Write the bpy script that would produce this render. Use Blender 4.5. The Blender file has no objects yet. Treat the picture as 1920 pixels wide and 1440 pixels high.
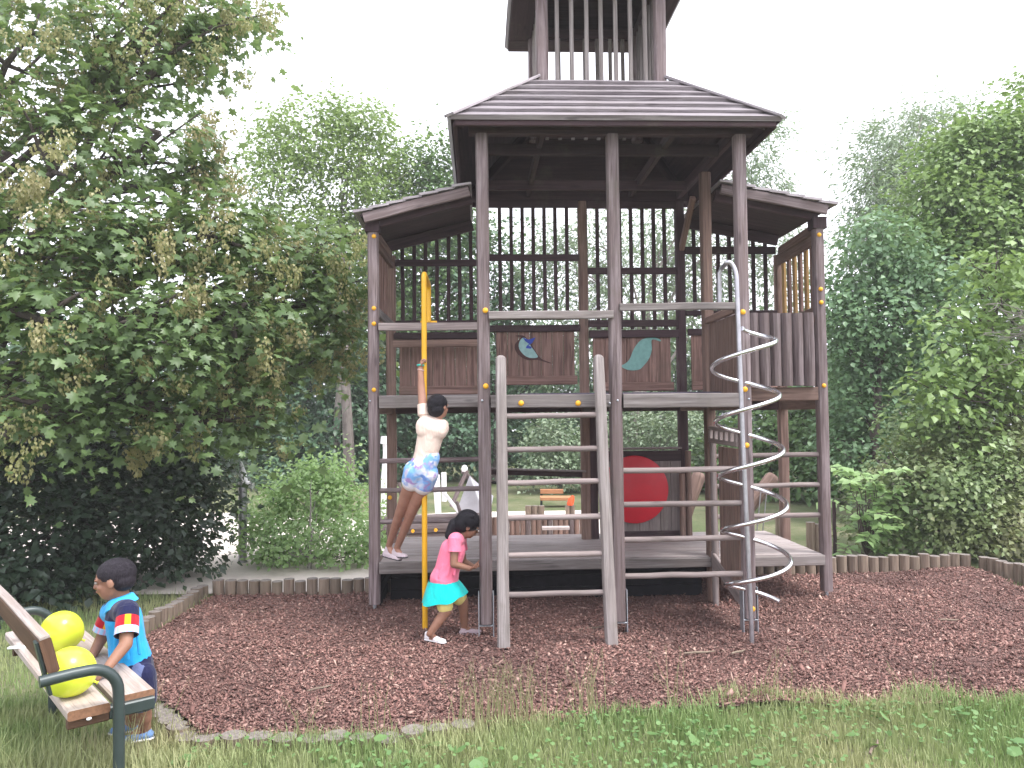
import bpy, bmesh, math, random
import numpy as np
from mathutils import Vector, Matrix

R = math.radians
scene = bpy.context.scene
COL = scene.collection
random.seed(7)

# ------------------------------------------------------------------ camera, sky, sun, exposure
FPX, CAMH, PITCH, ROLL = 1450.0, 1.65, R(2.2), R(0.62)      # focal length in pixels of a 1920 px wide frame
cam = bpy.data.cameras.new('camera')
cam.sensor_width = 36.0
cam.lens = FPX / 1920.0 * 36.0
cam.clip_start, cam.clip_end = 0.05, 600.0
cam_ob = bpy.data.objects.new('camera', cam)
COL.objects.link(cam_ob)
cam_ob.matrix_world = (Matrix.Translation((0, 0, CAMH)) @ Matrix.Rotation(R(90) + PITCH, 4, 'X') @ Matrix.Rotation(-ROLL, 4, 'Z'))
scene.camera = cam_ob

SUN_EL, SUN_AZ = R(62), R(118)
world = bpy.data.worlds.new('World')
scene.world = world
world.use_nodes = True
wn, wl = world.node_tree.nodes, world.node_tree.links
bg = wn['Background']
sky = wn.new('ShaderNodeTexSky')
sky.sky_type = 'NISHITA'
sky.sun_disc = False
sky.sun_elevation, sky.sun_rotation = SUN_EL, SUN_AZ
sky.air_density, sky.dust_density, sky.ozone_density = 1.0, 4.0, 1.0
hs = wn.new('ShaderNodeHueSaturation')          # an overcast sky: the blue is veiled by cloud
hs.inputs['Saturation'].default_value = 0.22
wl.new(sky.outputs['Color'], hs.inputs['Color'])
ov = wn.new('ShaderNodeMix'); ov.data_type = 'RGBA'      # even cloud deck over the clear sky
ov.inputs['Factor'].default_value = 0.6
ov.inputs[7].default_value = (7.2, 7.25, 8.1, 1)
wl.new(hs.outputs['Color'], ov.inputs[6])
wl.new(ov.outputs[2], bg.inputs['Color'])
bg.inputs['Strength'].default_value = 0.15

sun = bpy.data.lights.new('sun', 'SUN')
sun.energy, sun.angle, sun.color = 1.35, R(18), (1.0, 0.97, 0.93)
sun_ob = bpy.data.objects.new('sun', sun)
COL.objects.link(sun_ob)
_sd = Vector((math.sin(SUN_AZ) * math.cos(SUN_EL), math.cos(SUN_AZ) * math.cos(SUN_EL), math.sin(SUN_EL)))
sun_ob.rotation_euler = _sd.to_track_quat('Z', 'Y').to_euler()
sun_ob.location = (0, 0, 30)

scene.view_settings.view_transform = 'Standard'
scene.view_settings.look = 'None'
scene.view_settings.exposure = 1.45
scene.view_settings.gamma = 1.0
scene.render.engine = 'CYCLES'
scene.cycles.max_bounces = 8
scene.cycles.transparent_max_bounces = 8
scene.cycles.use_denoising = True

# ------------------------------------------------------------------ measuring helpers: a sight line cut with a real plane
def ray(px, py):
    x, y = (px - 960) / FPX, -(py - 720) / FPX
    c, s = math.cos(ROLL), math.sin(ROLL)
    X, Y = x * c + y * s, -x * s + y * c
    return Vector((X, math.cos(PITCH) - Y * math.sin(PITCH), math.sin(PITCH) + Y * math.cos(PITCH)))
EYE = Vector((0, 0, CAMH))
def at(px, py, Y):
    d = ray(px, py)
    return EYE + d * (Y / d.y)
def gnd(px, py, z=0.0):
    d = ray(px, py)
    return EYE + d * ((z - CAMH) / d.z)

# ------------------------------------------------------------------ materials
def nodes_of(name):
    m = bpy.data.materials.new(name)
    m.use_nodes = True
    n, l = m.node_tree.nodes, m.node_tree.links
    return m, n, l, n['Principled BSDF']
def mixc(n, l, fac, a, b, mode='MIX'):
    x = n.new('ShaderNodeMix'); x.data_type = 'RGBA'; x.blend_type = mode
    for sock, v in ((x.inputs[0], fac), (x.inputs[6], a), (x.inputs[7], b)):
        if hasattr(v, 'is_linked'): l.new(v, sock)
        elif isinstance(v, (int, float)): sock.default_value = v
        else: sock.default_value = (*v, 1)
    return x.outputs[2]
def ramp(n, l, src, p0, p1):
    r = n.new('ShaderNodeMapRange'); r.clamp = True
    r.inputs[1].default_value, r.inputs[2].default_value = p0, p1
    l.new(src, r.inputs[0])
    return r.outputs[0]
def noise(n, l, vec, scale, detail=4, rough=.55, dist=0.0):
    t = n.new('ShaderNodeTexNoise')
    t.inputs['Scale'].default_value, t.inputs['Detail'].default_value = scale, detail
    t.inputs['Roughness'].default_value, t.inputs['Distortion'].default_value = rough, dist
    if vec is not None: l.new(vec, t.inputs['Vector'])
    return t.outputs['Fac']
def mapping(n, l, vec, sc):
    mp = n.new('ShaderNodeMapping'); mp.inputs['Scale'].default_value = sc
    l.new(vec, mp.inputs['Vector'])
    return mp.outputs['Vector']
def bump(n, l, bsdf, h, strength, dist=.01):
    b = n.new('ShaderNodeBump')
    b.inputs['Strength'].default_value, b.inputs['Distance'].default_value = strength, dist
    l.new(h, b.inputs['Height']); l.new(b.outputs['Normal'], bsdf.inputs['Normal'])

def wood(name, light, dark, stain, rough=.8, grain=1.0, streak=.5):
    """grain runs along the first UV axis, which every timber below lays along its length (metres)"""
    m, n, l, b = nodes_of(name)
    uv = n.new('ShaderNodeUVMap').outputs['UV']
    fine = noise(n, l, mapping(n, l, uv, (3, 160, 1)), 1.0, 5, .6, .4)
    mid = noise(n, l, mapping(n, l, uv, (1.6, 34, 1)), 1.0, 4, .6, .8)
    blot = noise(n, l, mapping(n, l, uv, (2.2, 5, 1)), 1.0, 4, .6)
    kn = n.new('ShaderNodeTexVoronoi'); kn.inputs['Scale'].default_value = 1.0
    l.new(mapping(n, l, uv, (2.4, 9, 1)), kn.inputs['Vector'])
    knot = ramp(n, l, kn.outputs['Distance'], .16, .06)
    c = mixc(n, l, ramp(n, l, mid, .38, .62), dark, light)
    c = mixc(n, l, ramp(n, l, blot, .42, .72), c, stain)
    f = n.new('ShaderNodeMath'); f.operation = 'MULTIPLY'; f.inputs[1].default_value = streak
    l.new(ramp(n, l, fine, .52, .72), f.inputs[0])
    c = mixc(n, l, f.outputs[0], c, tuple(x * .42 for x in dark))
    kf = n.new('ShaderNodeMath'); kf.operation = 'MULTIPLY'; kf.inputs[1].default_value = .55
    l.new(knot, kf.inputs[0])
    c = mixc(n, l, kf.outputs[0], c, tuple(x * .45 for x in dark))
    oi = n.new('ShaderNodeObjectInfo')
    hv = n.new('ShaderNodeHueSaturation')
    mr = n.new('ShaderNodeMapRange'); mr.inputs[3].default_value, mr.inputs[4].default_value = .78, 1.22
    l.new(oi.outputs['Random'], mr.inputs[0]); l.new(mr.outputs[0], hv.inputs['Value']); l.new(c, hv.inputs['Color'])
    c = hv.outputs['Color']
    ob_ = n.new('ShaderNodeTexCoord').outputs['Object']
    alg = n.new('ShaderNodeMath'); alg.operation = 'MULTIPLY'; alg.inputs[1].default_value = .38
    l.new(ramp(n, l, noise(n, l, ob_, 2.6, 6, .7), .54, .72), alg.inputs[0])      # weathering: blotches of algae and dirt
    c = mixc(n, l, alg.outputs[0], c, (.105, .10, .07))
    l.new(c, b.inputs['Base Color'])
    b.inputs['Roughness'].default_value = rough
    b.inputs['Specular IOR Level'].default_value = .3
    bump(n, l, b, fine, .5 * grain, .004)
    return m
def plain(name, col, rough=.5, metal=0.0, var=.12, scale=30, spec=.5, trans=0.0):
    m, n, l, b = nodes_of(name)
    tc = n.new('ShaderNodeTexCoord').outputs['Object']
    f = noise(n, l, tc, scale, 4)
    c = mixc(n, l, ramp(n, l, f, .3, .7), tuple(x * (1 - var) for x in col), tuple(min(1, x * (1 + var)) for x in col))
    l.new(c, b.inputs['Base Color'])
    b.inputs['Roughness'].default_value, b.inputs['Metallic'].default_value = rough, metal
    b.inputs['Specular IOR Level'].default_value = spec
    if trans: b.inputs['Transmission Weight'].default_value = trans
    return m
def cloth(name, col, var=.1):
    m = plain(name, col, .9, 0, var, 9, .15)
    n, l = m.node_tree.nodes, m.node_tree.links
    tc = n.new('ShaderNodeTexCoord').outputs['Object']
    bump(n, l, n['Principled BSDF'], noise(n, l, mapping(n, l, tc, (1.6, 1.6, .7)), 9, 3, .5, 1.2), .45, .03)
    n['Principled BSDF'].inputs['Sheen Weight'].default_value = .15
    return m
def leaf(name, a, b_, c_, trans=.35, rough=.42):
    """a different green for every leaf (each leaf is its own mesh island) plus slow drifts over the crown"""
    m, n, l, b = nodes_of(name)
    geo = n.new('ShaderNodeNewGeometry')
    tc = n.new('ShaderNodeTexCoord').outputs['Object']
    f = noise(n, l, tc, .9, 3)
    c = mixc(n, l, geo.outputs['Random Per Island'], a, b_)
    c = mixc(n, l, ramp(n, l, f, .42, .68), c, c_)
    l.new(c, b.inputs['Base Color'])
    b.inputs['Roughness'].default_value = rough
    b.inputs['Specular IOR Level'].default_value = .55
    tr = n.new('ShaderNodeBsdfTranslucent')
    tcol = mixc(n, l, .45, c, (.20, .27, .06))
    l.new(tcol, tr.inputs['Color'])
    mx = n.new('ShaderNodeMixShader'); mx.inputs[0].default_value = trans
    l.new(b.outputs[0], mx.inputs[1]); l.new(tr.outputs[0], mx.inputs[2])
    l.new(mx.outputs[0], n['Material Output'].inputs['Surface'])
    return m
def bark(name, a, b_):
    m, n, l, b = nodes_of(name)
    tc = n.new('ShaderNodeTexCoord').outputs['Object']
    f = noise(n, l, mapping(n, l, tc, (9, 9, 2.0)), 1.6, 6, .65)
    l.new(mixc(n, l, ramp(n, l, f, .35, .65), a, b_), b.inputs['Base Color'])
    b.inputs['Roughness'].default_value = .9
    bump(n, l, b, f, .8, .03)
    return m

M = {}
M['post'] = wood('weathered_post_timber', (.250, .203, .208), (.100, .073, .074), (.165, .124, .120), streak=.8)
M['grey'] = wood('silver_grey_timber', (.275, .247, .24), (.145, .124, .118), (.205, .176, .165), streak=.7)
M['rung'] = wood('rung_timber', (.29, .245, .235), (.18, .145, .14), (.23, .185, .175), streak=.5)
M['brown'] = wood('stained_brown_boards', (.275, .17, .142), (.105, .06, .05), (.195, .118, .098), streak=.65)
M['warm'] = wood('warm_brown_timber', (.25, .165, .135), (.12, .075, .062), (.19, .122, .10), streak=.6)
M['dark'] = wood('dark_timber', (.068, .040, .045), (.038, .023, .026), (.052, .031, .035))
M['shade_black'] = plain('black_shade_boards', (.012, .011, .014), .9, 0, .3, 20, .1)  # near black that stands in for the deep shade under the lower deck
M['roof'] = wood('weathered_roof_boards', (.44, .40, .42), (.19, .165, .178), (.30, .265, .28), rough=.45, streak=.8)
M['deck'] = wood('dusty_deck_boards', (.42, .37, .36), (.26, .22, .215), (.34, .29, .278))
M['log'] = wood('palisade_log', (.25, .195, .15), (.14, .10, .078), (.19, .15, .11))
M['logtop'] = plain('log_end_grain', (.185, .16, .145), .9, 0, .35, 40)
M['yslat'] = wood('yellowish_slat_timber', (.42, .27, .10), (.26, .15, .06), (.33, .21, .09))
M['steel'] = plain('galvanised_steel', (.50, .53, .58), .38, .75, .12, 25)
M['chrome'] = plain('polished_steel_tube', (.74, .74, .77), .22, 1.0, .05, 12)
M['dullsteel'] = plain('dull_steel_tube', (.42, .41, .44), .42, .85, .12, 20)
M['yellow'] = plain('yellow_painted_steel', (.72, .38, .012), .4, 0, .06, 10)
M['cap'] = plain('yellow_plastic_cap', (.80, .40, .02), .4, 0, .05, 40)
M['red'] = plain('red_plastic_disc', (.50, .004, .02), .45, 0, .08, 8)
M['blueleaf'] = plain('pale_turquoise_paint', (.25, .40, .39), .8, 0, .14, 30)
M['bluegreen'] = plain('sea_green_paint', (.19, .37, .34), .8, 0, .12, 30)
M['darkpaint'] = plain('dark_brown_paint', (.055, .022, .02), .8)
M['bluepaint'] = plain('ultramarine_paint', (.02, .045, .30), .7)
M['palepaint'] = plain('pale_grey_paint', (.42, .38, .37), .8)
M['mat'] = plain('dark_rubber_mat', (.075, .062, .085), .7, 0, .1, 60)
M['greensteel'] = plain('dark_green_painted_steel', (.035, .05, .05), .38, .1, .1, 20)
M['balloon'] = plain('yellow_green_latex', (.70, .80, .06), .24, 0, .005, 6)
_b = M['balloon'].node_tree.nodes['Principled BSDF']
_b.inputs['Subsurface Weight'].default_value = .35
_b.inputs['Subsurface Radius'].default_value = (.08, .08, .02)
M['white'] = plain('white_plastic', (.82, .82, .84), .5, 0, .04, 10)
M['offwhite'] = plain('dusty_white_plastic', (.6, .6, .62), .6, 0, .1, 10)
M['canvas'] = plain('grey_canvas', (.36, .36, .40), .9, 0, .12, 6)
M['orangewood'] = plain('orange_painted_wood', (.46, .21, .10), .6, 0, .12, 6)
M['orangetoy'] = plain('orange_red_plastic', (.75, .09, .02), .5)
M['bark'] = bark('grey_brown_bark', (.05, .038, .034), (.12, .095, .085))
M['palebark'] = bark('pale_grey_bark', (.20, .175, .16), (.34, .30, .28))
M['midbark'] = bark('weathered_trunk_bark', (.10, .082, .075), (.22, .19, .175))
M['greybark'] = bark('dead_grey_twigs', (.16, .14, .13), (.26, .24, .22))

def ground_mat():
    m, n, l, b = nodes_of('ground_turf_and_soil')
    tc = n.new('ShaderNodeTexCoord').outputs['Object']
    f1 = noise(n, l, tc, 1.3, 6, .6); f2 = noise(n, l, tc, 22, 5, .65)
    c = mixc(n, l, ramp(n, l, f1, .40, .62), (.08, .105, .04), (.20, .18, .11))
    c = mixc(n, l, ramp(n, l, f2, .4, .7), c, (.10, .13, .045))
    l.new(c, b.inputs['Base Color']); b.inputs['Roughness'].default_value = .95
    bump(n, l, b, f2, .8, .03)
    return m
def sand_mat():
    m, n, l, b = nodes_of('pale_sand')
    tc = n.new('ShaderNodeTexCoord').outputs['Object']
    f1 = noise(n, l, tc, 2.2, 5, .6); f2 = noise(n, l, tc, 60, 4, .6)
    c = mixc(n, l, ramp(n, l, f1, .35, .65), (.60, .53, .48), (.72, .65, .59))
    l.new(c, b.inputs['Base Color']); b.inputs['Roughness'].default_value = .95
    bump(n, l, b, f2, .6, .02)
    return m
def mulch_mat(chip=False):
    m, n, l, b = nodes_of('bark_chip' if chip else 'bark_mulch')
    tc = n.new('ShaderNodeTexCoord').outputs['Object']
    if chip:
        r = n.new('ShaderNodeNewGeometry').outputs['Random Per Island']
        cr = n.new('ShaderNodeValToRGB')
        cr.color_ramp.elements[0].position = 0; cr.color_ramp.elements[0].color = (.15, .084, .074, 1)
        cr.color_ramp.elements[1].position = 1; cr.color_ramp.elements[1].color = (.46, .34, .29, 1)
        for p, c in ((.45, (.215, .123, .108, 1)), (.80, (.285, .175, .152, 1)), (.93, (.37, .25, .215, 1))):
            e = cr.color_ramp.elements.new(p); e.color = c
        l.new(r, cr.inputs[0])
        pw = ramp(n, l, noise(n, l, tc, 1.1, 4, .6, .6), .36, .66)      # trodden damp patches and dry ones
        l.new(mixc(n, l, 1.0, cr.outputs[0], mixc(n, l, pw, (.74, .68, .67), (1.25, 1.15, 1.11)), 'MULTIPLY'), b.inputs['Base Color'])
    else:
        f1 = noise(n, l, tc, 1.4, 5, .6); f2 = noise(n, l, tc, 45, 5, .7)
        c = mixc(n, l, ramp(n, l, f2, .35, .65), (.12, .065, .057), (.25, .15, .13))
        c = mixc(n, l, ramp(n, l, f1, .4, .7), c, (.19, .112, .098))
        l.new(c, b.inputs['Base Color'])
        bump(n, l, b, f2, 1.0, .04)
    b.inputs['Roughness'].default_value = .85
    b.inputs['Specular IOR Level'].default_value = .3
    return m
def grass_mat(name, a, b_, c_):
    return leaf(name, a, b_, c_, .3, .6)
M['ground'], M['sand'], M['mulch'], M['chip'] = ground_mat(), sand_mat(), mulch_mat(), mulch_mat(True)
M['blade'] = grass_mat('grass_blades', (.17, .275, .09), (.32, .40, .165), (.46, .44, .24))
M['drystalk'] = grass_mat('dry_grass_stalks', (.30, .27, .15), (.22, .24, .10), (.36, .30, .19))
M['clover'] = grass_mat('clover_leaves', (.10, .21, .065), (.17, .29, .10), (.13, .23, .07))

# ------------------------------------------------------------------ mesh building
class MB:
    """collects timbers, tubes and plates, then links them as ONE mesh object"""
    def __init__(s): s.v, s.f, s.uv, s.mi, s.sm = [], [], [], [], []
    def face(s, idx, uvs, mi=0, smooth=False):
        s.f.append(tuple(idx)); s.uv.append(uvs); s.mi.append(mi); s.sm.append(smooth)
    def rings(s, rings, u_at, mi=0, smooth=True, closed=True, caps=True, peri=None, capmi=None):
        """skin a list of rings (lists of points); UV u = length in metres, v = way round"""
        ru, rv = random.uniform(0, 50), random.uniform(0, 50)
        base = len(s.v); k = len(rings[0])
        for r in rings: s.v += [tuple(p) for p in r]
        if peri is None:
            peri = [0]
            for i in range(k):
                peri.append(peri[-1] + (Vector(rings[0][i]) - Vector(rings[0][(i + 1) % k])).length)
        n = k if closed else k - 1
        for a in range(len(rings) - 1):
            for i in range(n):
                j = (i + 1) % k
                s.face((base + a * k + i, base + a * k + j, base + (a + 1) * k + j, base + (a + 1) * k + i),
                       [(u_at[a] + ru, peri[i] + rv), (u_at[a] + ru, peri[i + 1] + rv), (u_at[a + 1] + ru, peri[i + 1] + rv), (u_at[a + 1] + ru, peri[i] + rv)], mi, smooth)
        if caps and closed:
            for a, rev in ((0, True), (len(rings) - 1, False)):
                idx = [base + a * k + i for i in range(k)]
                if rev: idx = idx[::-1]
                c = Vector(rings[a][0])
                uvs = [((Vector(s.v[i]) - c).length * .3 + ru, (i % 3) * .02 + rv) for i in idx]
                s.face(idx, uvs, mi if capmi is None else capmi, False)
    def beam(s, p0, p1, w, h, up=(0, 0, 1), ch=.006, mi=0, taper=1.0, seg=1, wob=0.0, capmi=None):
        p0, p1 = Vector(p0), Vector(p1)
        d = (p1 - p0).normalized()
        side = d.cross(Vector(up))
        if side.length < 1e-4: side = d.cross(Vector((0, 1, 0)))
        side.normalize(); upv = side.cross(d).normalized()
        W, Hh = w / 2, h / 2
        ch = min(ch, W * .6, Hh * .6)
        prof = [(-W + ch, -Hh), (W - ch, -Hh), (W, -Hh + ch), (W, Hh - ch), (W - ch, Hh), (-W + ch, Hh), (-W, Hh - ch), (-W, -Hh + ch)]
        L = (p1 - p0).length
        rs, us = [], []
        for i in range(seg + 1):
            t = i / seg
            c = p0.lerp(p1, t)
            if wob and 0 < i < seg: c = c + side * random.uniform(-wob, wob) + upv * random.uniform(-wob, wob)
            q = 1 + (taper - 1) * t
            rs.append([c + side * a * q + upv * b * q for a, b in prof]); us.append(t * L)
        s.rings(rs, us, mi, False, capmi=capmi)
    def post(s, p0, p1, r, n=14, mi=0, sq=.55, seg=5, wob=.003, taper=1.0, capmi=None, dome=0.0):
        """a rounded-square post"""
        p0, p1 = Vector(p0), Vector(p1)
        d = (p1 - p0).normalized()
        a = d.cross(Vector((0, 1, 0)))
        if a.length < .1: a = d.cross(Vector((1, 0, 0)))
        a.normalize(); b = d.cross(a)
        L = (p1 - p0).length
        rs, us = [], []
        for i in range(seg + 1):
            t = i / seg; c = p0.lerp(p1, t)
            if 0 < i < seg: c = c + a * random.uniform(-wob, wob) + b * random.uniform(-wob, wob)
            rr = r * (1 + (taper - 1) * t) * random.uniform(.985, 1.015)
            ring = []
            for k in range(n):
                th = 2 * math.pi * k / n
                x, y = math.cos(th), math.sin(th)
                q = 1 / (abs(x) ** (2 / sq) + abs(y) ** (2 / sq)) ** (sq / 2) if sq < 1 else 1
                ring.append(c + a * x * rr * q + b * y * rr * q)
            rs.append(ring); us.append(t * L)
        if dome:
            last = rs[-1]; c = p1
            for f, o in ((.8, .5), (.45, .85)):
                rs.append([c + (q - c) * f + d * dome * o for q in last]); us.append(us[-1] + dome * .4)
        s.rings(rs, us, mi, True, capmi=capmi)
    def tube(s, pts, r, n=10, mi=0, closed_ends=True):
        pts = [Vector(p) for p in pts]
        rr = r if isinstance(r, (list, tuple)) else [r] * len(pts)
        rs, us, L = [], [], 0
        prev = None
        for i, p in enumerate(pts):
            t = (pts[min(i + 1, len(pts) - 1)] - pts[max(i - 1, 0)])
            t = t.normalized() if t.length > 1e-9 else Vector((0, 0, 1))
            if prev is None:
                a = t.cross(Vector((.31, .83, .17))).normalized()
            else:
                a = prev - t * prev.dot(t)
                a = a.normalized() if a.length > 1e-6 else t.orthogonal().normalized()
            prev = a; b = t.cross(a)
            rs.append([p + (a * math.cos(2 * math.pi * k / n) + b * math.sin(2 * math.pi * k / n)) * rr[i] for k in range(n)])
            if i: L += (p - pts[i - 1]).length
            us.append(L)
        s.rings(rs, us, mi, True, caps=closed_ends)
    def prism(s, poly, origin, ax, ay, thick, mi=0):
        """a flat outline with real thickness"""
        o, ax, ay = Vector(origin), Vector(ax).normalized(), Vector(ay).normalized()
        nz = ax.cross(ay).normalized()
        bot = [o + ax * x + ay * y for x, y in poly]
        top = [p + nz * thick for p in bot]
        base = len(s.v); k = len(poly)
        s.v += [tuple(p) for p in bot + top]
        s.face([base + i for i in range(k)][::-1], [poly[i] for i in range(k)][::-1], mi)
        s.face([base + k + i for i in range(k)], [poly[i] for i in range(k)], mi)
        for i in range(k):
            j = (i + 1) % k
            s.face((base + i, base + j, base + k + j, base + k + i), [(0, 0), (.05, 0), (.05, .01), (0, .01)], mi)
    def sphere(s, c, r, nu=16, nv=10, mi=0):
        c = Vector(c); r = r if isinstance(r, (tuple, list)) else (r, r, r)
        rs = []
        for i in range(nv + 1):
            th = math.pi * (i + .002 if i == 0 else (i - .002 if i == nv else i)) / nv
            rs.append([c + Vector((r[0] * math.sin(th) * math.cos(2 * math.pi * k / nu), r[1] * math.sin(th) * math.sin(2 * math.pi * k / nu), -r[2] * math.cos(th))) for k in range(nu)])
        s.rings(rs, [i * .02 for i in range(nv + 1)], mi, True)
    def build(s, name, mat, parent=None, sharp=R(38)):
        me = bpy.data.meshes.new(name)
        me.from_pydata(s.v, [], s.f)
        for m in (mat if isinstance(mat, (list, tuple)) else [mat]): me.materials.append(m)
        uvl = me.uv_layers.new(name='UVMap')
        flat = [c for f in s.uv for q in f for c in q]
        uvl.data.foreach_set('uv', flat)
        me.polygons.foreach_set('material_index', s.mi)
        me.polygons.foreach_set('use_smooth', s.sm)
        me.update()
        if any(s.sm): me.set_sharp_from_angle(angle=sharp)
        o = bpy.data.objects.new(name, me)
        COL.objects.link(o)
        if parent: o.parent = parent
        return o
def np_mesh(name, verts, counts, loops, mat, parent=None, mi=None, smooth=False):
    me = bpy.data.meshes.new(name)
    verts = np.asarray(verts, np.float32).reshape(-1, 3)
    me.vertices.add(len(verts)); me.vertices.foreach_set('co', verts.ravel())
    me.loops.add(len(loops)); me.loops.foreach_set('vertex_index', np.asarray(loops, np.int32))
    counts = np.asarray(counts, np.int32)
    me.polygons.add(len(counts))
    starts = np.zeros(len(counts), np.int32); starts[1:] = np.cumsum(counts)[:-1]
    me.polygons.foreach_set('loop_start', starts); me.polygons.foreach_set('loop_total', counts)
    for m in (mat if isinstance(mat, (list, tuple)) else [mat]): me.materials.append(m)
    if mi is not None: me.polygons.foreach_set('material_index', np.asarray(mi, np.int32))
    if smooth: me.polygons.foreach_set('use_smooth', np.ones(len(counts), bool))
    me.update(calc_edges=True)
    o = bpy.data.objects.new(name, me); COL.objects.link(o)
    if parent: o.parent = parent
    return o
def thing(name, label, cat, loc=(0, 0, 0), rz=0.0, group=None):
    o = bpy.data.objects.new(name, None)
    o.empty_display_size = .1
    COL.objects.link(o)
    o.location = loc; o.rotation_euler = (0, 0, rz)
    tag(o, label, cat, group)
    return o
def tag(o, label=None, cat=None, group=None, kind=None):
    for k, v in (('label', label), ('category', cat), ('group', group), ('kind', kind)):
        if v: o[k] = v
    return o
def under(parent, o):
    """parent a world-space mesh under a placed Empty without moving it"""
    o.parent = parent
    o.matrix_parent_inverse = (Matrix.Translation(parent.location) @ parent.rotation_euler.to_matrix().to_4x4()).inverted()
    return o

# ------------------------------------------------------------------ the setting: ground sheets
def sheet(name, poly, z, mat):
    me = bpy.data.meshes.new(name)
    me.from_pydata([(x, y, z) for x, y in poly], [], [tuple(range(len(poly)))])
    me.materials.append(mat)
    o = bpy.data.objects.new(name, me); COL.objects.link(o)
    return tag(o, kind='structure')
sheet('ground', [(-45, -12), (45, -12), (45, 60), (-45, 60)], -.03, M['ground'])
sheet('sand', [(-7.5, 7.35), (-1.2, 7.35), (3.0, 7.8), (2.2, 11.5), (1.6, 12.6), (1.3, 13.3), (-1.0, 13.2), (-2.5, 12.6), (-5, 13.5), (-8, 13)], -.012, M['sand'])
BED = [(-2.77, 7.25), (-2.78, 5.9), (-2.32, 4.85), (-1.62, 4.05), (-.63, 4.08), (-.34, 4.2), (.39, 4.28), (1.63, 4.42), (2.86, 4.36), (4.6, 4.3), (4.62, 7.9)]
def inside(x, y, poly):
    c = np.zeros(x.shape, bool)
    for i in range(len(poly)):
        x0, y0 = poly[i]; x1, y1 = poly[i - 1]
        c ^= ((y0 > y) != (y1 > y)) & (x < (x1 - x0) * (y - y0) / (y1 - y0 + 1e-12) + x0)
    return c
def mulch_h(x, y):
    return (.012 * np.sin(2.1 * x + 1.3 * y) + .010 * np.sin(3.7 * y - 1.9 * x + 1) + .006 * np.sin(7.3 * x + 5.1 * y)
            + .05 * np.clip((y - 5.6) / 2.2, 0, 1) * np.clip((x - 1.8) / 1.2, 0, 1) * .8)
def mulch():
    xs, ys = np.arange(-2.9, 4.75, .05), np.arange(3.9, 8.0, .05)
    X, Y = np.meshgrid(xs, ys)
    g = np.random.default_rng(1)
    Z = mulch_h(X, Y) + g.normal(0, .004, X.shape)
    nx = len(xs)
    V = np.stack([X, Y, Z], -1).reshape(-1, 3)
    ii, jj = np.meshgrid(np.arange(len(xs) - 1), np.arange(len(ys) - 1))
    q = np.stack([jj * nx + ii, jj * nx + ii + 1, (jj + 1) * nx + ii + 1, (jj + 1) * nx + ii], -1).reshape(-1, 4)
    keep = inside(X[:-1, :-1].ravel() + .025, Y[:-1, :-1].ravel() + .025, BED)
    q = q[keep]
    o = np_mesh('mulch_bed', V, np.full(len(q), 4), q.ravel(), M['mulch'], smooth=True)
    tag(o, kind='structure')
    # loose bark chips: flat wedges, thrown at random
    N = 115000
    x = g.uniform(-2.8, 4.62, N); y = 4.0 + 3.9 * g.uniform(0, 1, N) ** 1.35
    k = inside(x, y, BED); x, y = x[k], y[k]; N = len(x)
    L = g.gamma(3.2, .0048, N) + .007; W = L * g.uniform(.3, .7, N); T = g.uniform(.002, .006, N)
    big = g.random(N) < .008; L[big] *= 2.1
    a = g.uniform(0, 2 * np.pi, N); pit = g.normal(0, .42, N); rol = g.normal(0, .4, N)
    tx = np.stack([np.cos(a) * np.cos(pit), np.sin(a) * np.cos(pit), np.sin(pit)], -1)
    up = np.stack([-np.cos(a) * np.sin(pit), -np.sin(a) * np.sin(pit), np.cos(pit)], -1)
    sd = np.cross(up, tx)
    sd = sd * np.cos(rol)[:, None] + up * np.sin(rol)[:, None]; up = np.cross(tx, sd)
    tpl = np.array([(-.5, -.35, 0), (.4, -.5, 0), (.5, .2, 0), (-.3, .5, 0), (-.1, 0, 1)], float)
    tp = tpl[None] + g.normal(0, .09, (N, 5, 3)) * np.array([1, 1, .3])
    C = np.stack([x, y, mulch_h(x, y) + .007 + np.abs(np.sin(pit)) * L * .3], -1)
    V = C[:, None] + tx[:, None] * (tp[..., :1] * L[:, None, None]) + sd[:, None] * (tp[..., 1:2] * W[:, None, None]) + up[:, None] * (tp[..., 2:] * T[:, None, None])
    tri = np.array([(0, 1, 4), (1, 2, 4), (2, 3, 4), (3, 0, 4), (3, 2, 1), (0, 3, 1)])
    lo = (np.arange(N)[:, None, None] * 5 + tri[None]).ravel()
    c = np_mesh('bark_chips', V, np.full(N * 6, 3), lo, M['chip'])
    tag(c, kind='stuff')
mulch()

# ------------------------------------------------------------------ leaves
OVAL = (np.array([(0, 0, 0), (-.36, .42, .10), (0, 1, -.08), (.36, .42, .10)]), [(0, 3, 2), (0, 2, 1)])
NARROW = (np.array([(0, 0, 0), (-.15, .45, .05), (0, 1, -.12), (.15, .45, .05)]), [(0, 3, 2), (0, 2, 1)])
_mp = [(0, 0), (.28, -.05), (.22, .16), (.56, .24), (.36, .42), (.42, .62), (.16, .58), (0, 1.0), (-.16, .58), (-.42, .62), (-.36, .42), (-.56, .24), (-.22, .16), (-.28, -.05)]
MAPLE = (np.array([(x, y, -.16 * abs(x) - .10 * y * y) for x, y in _mp] + [(0, .42, .03)]),
         [(14, i, (i + 1) % 14) for i in range(14)])
MAPLE_LITE = (np.array([(0, 0, 0), (.5, .12, -.08), (.30, .45, -.05), (0, 1, -.1), (-.30, .45, -.05), (-.5, .12, -.08)]), [(0, 1, 2, 3), (0, 3, 4, 5)])
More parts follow.
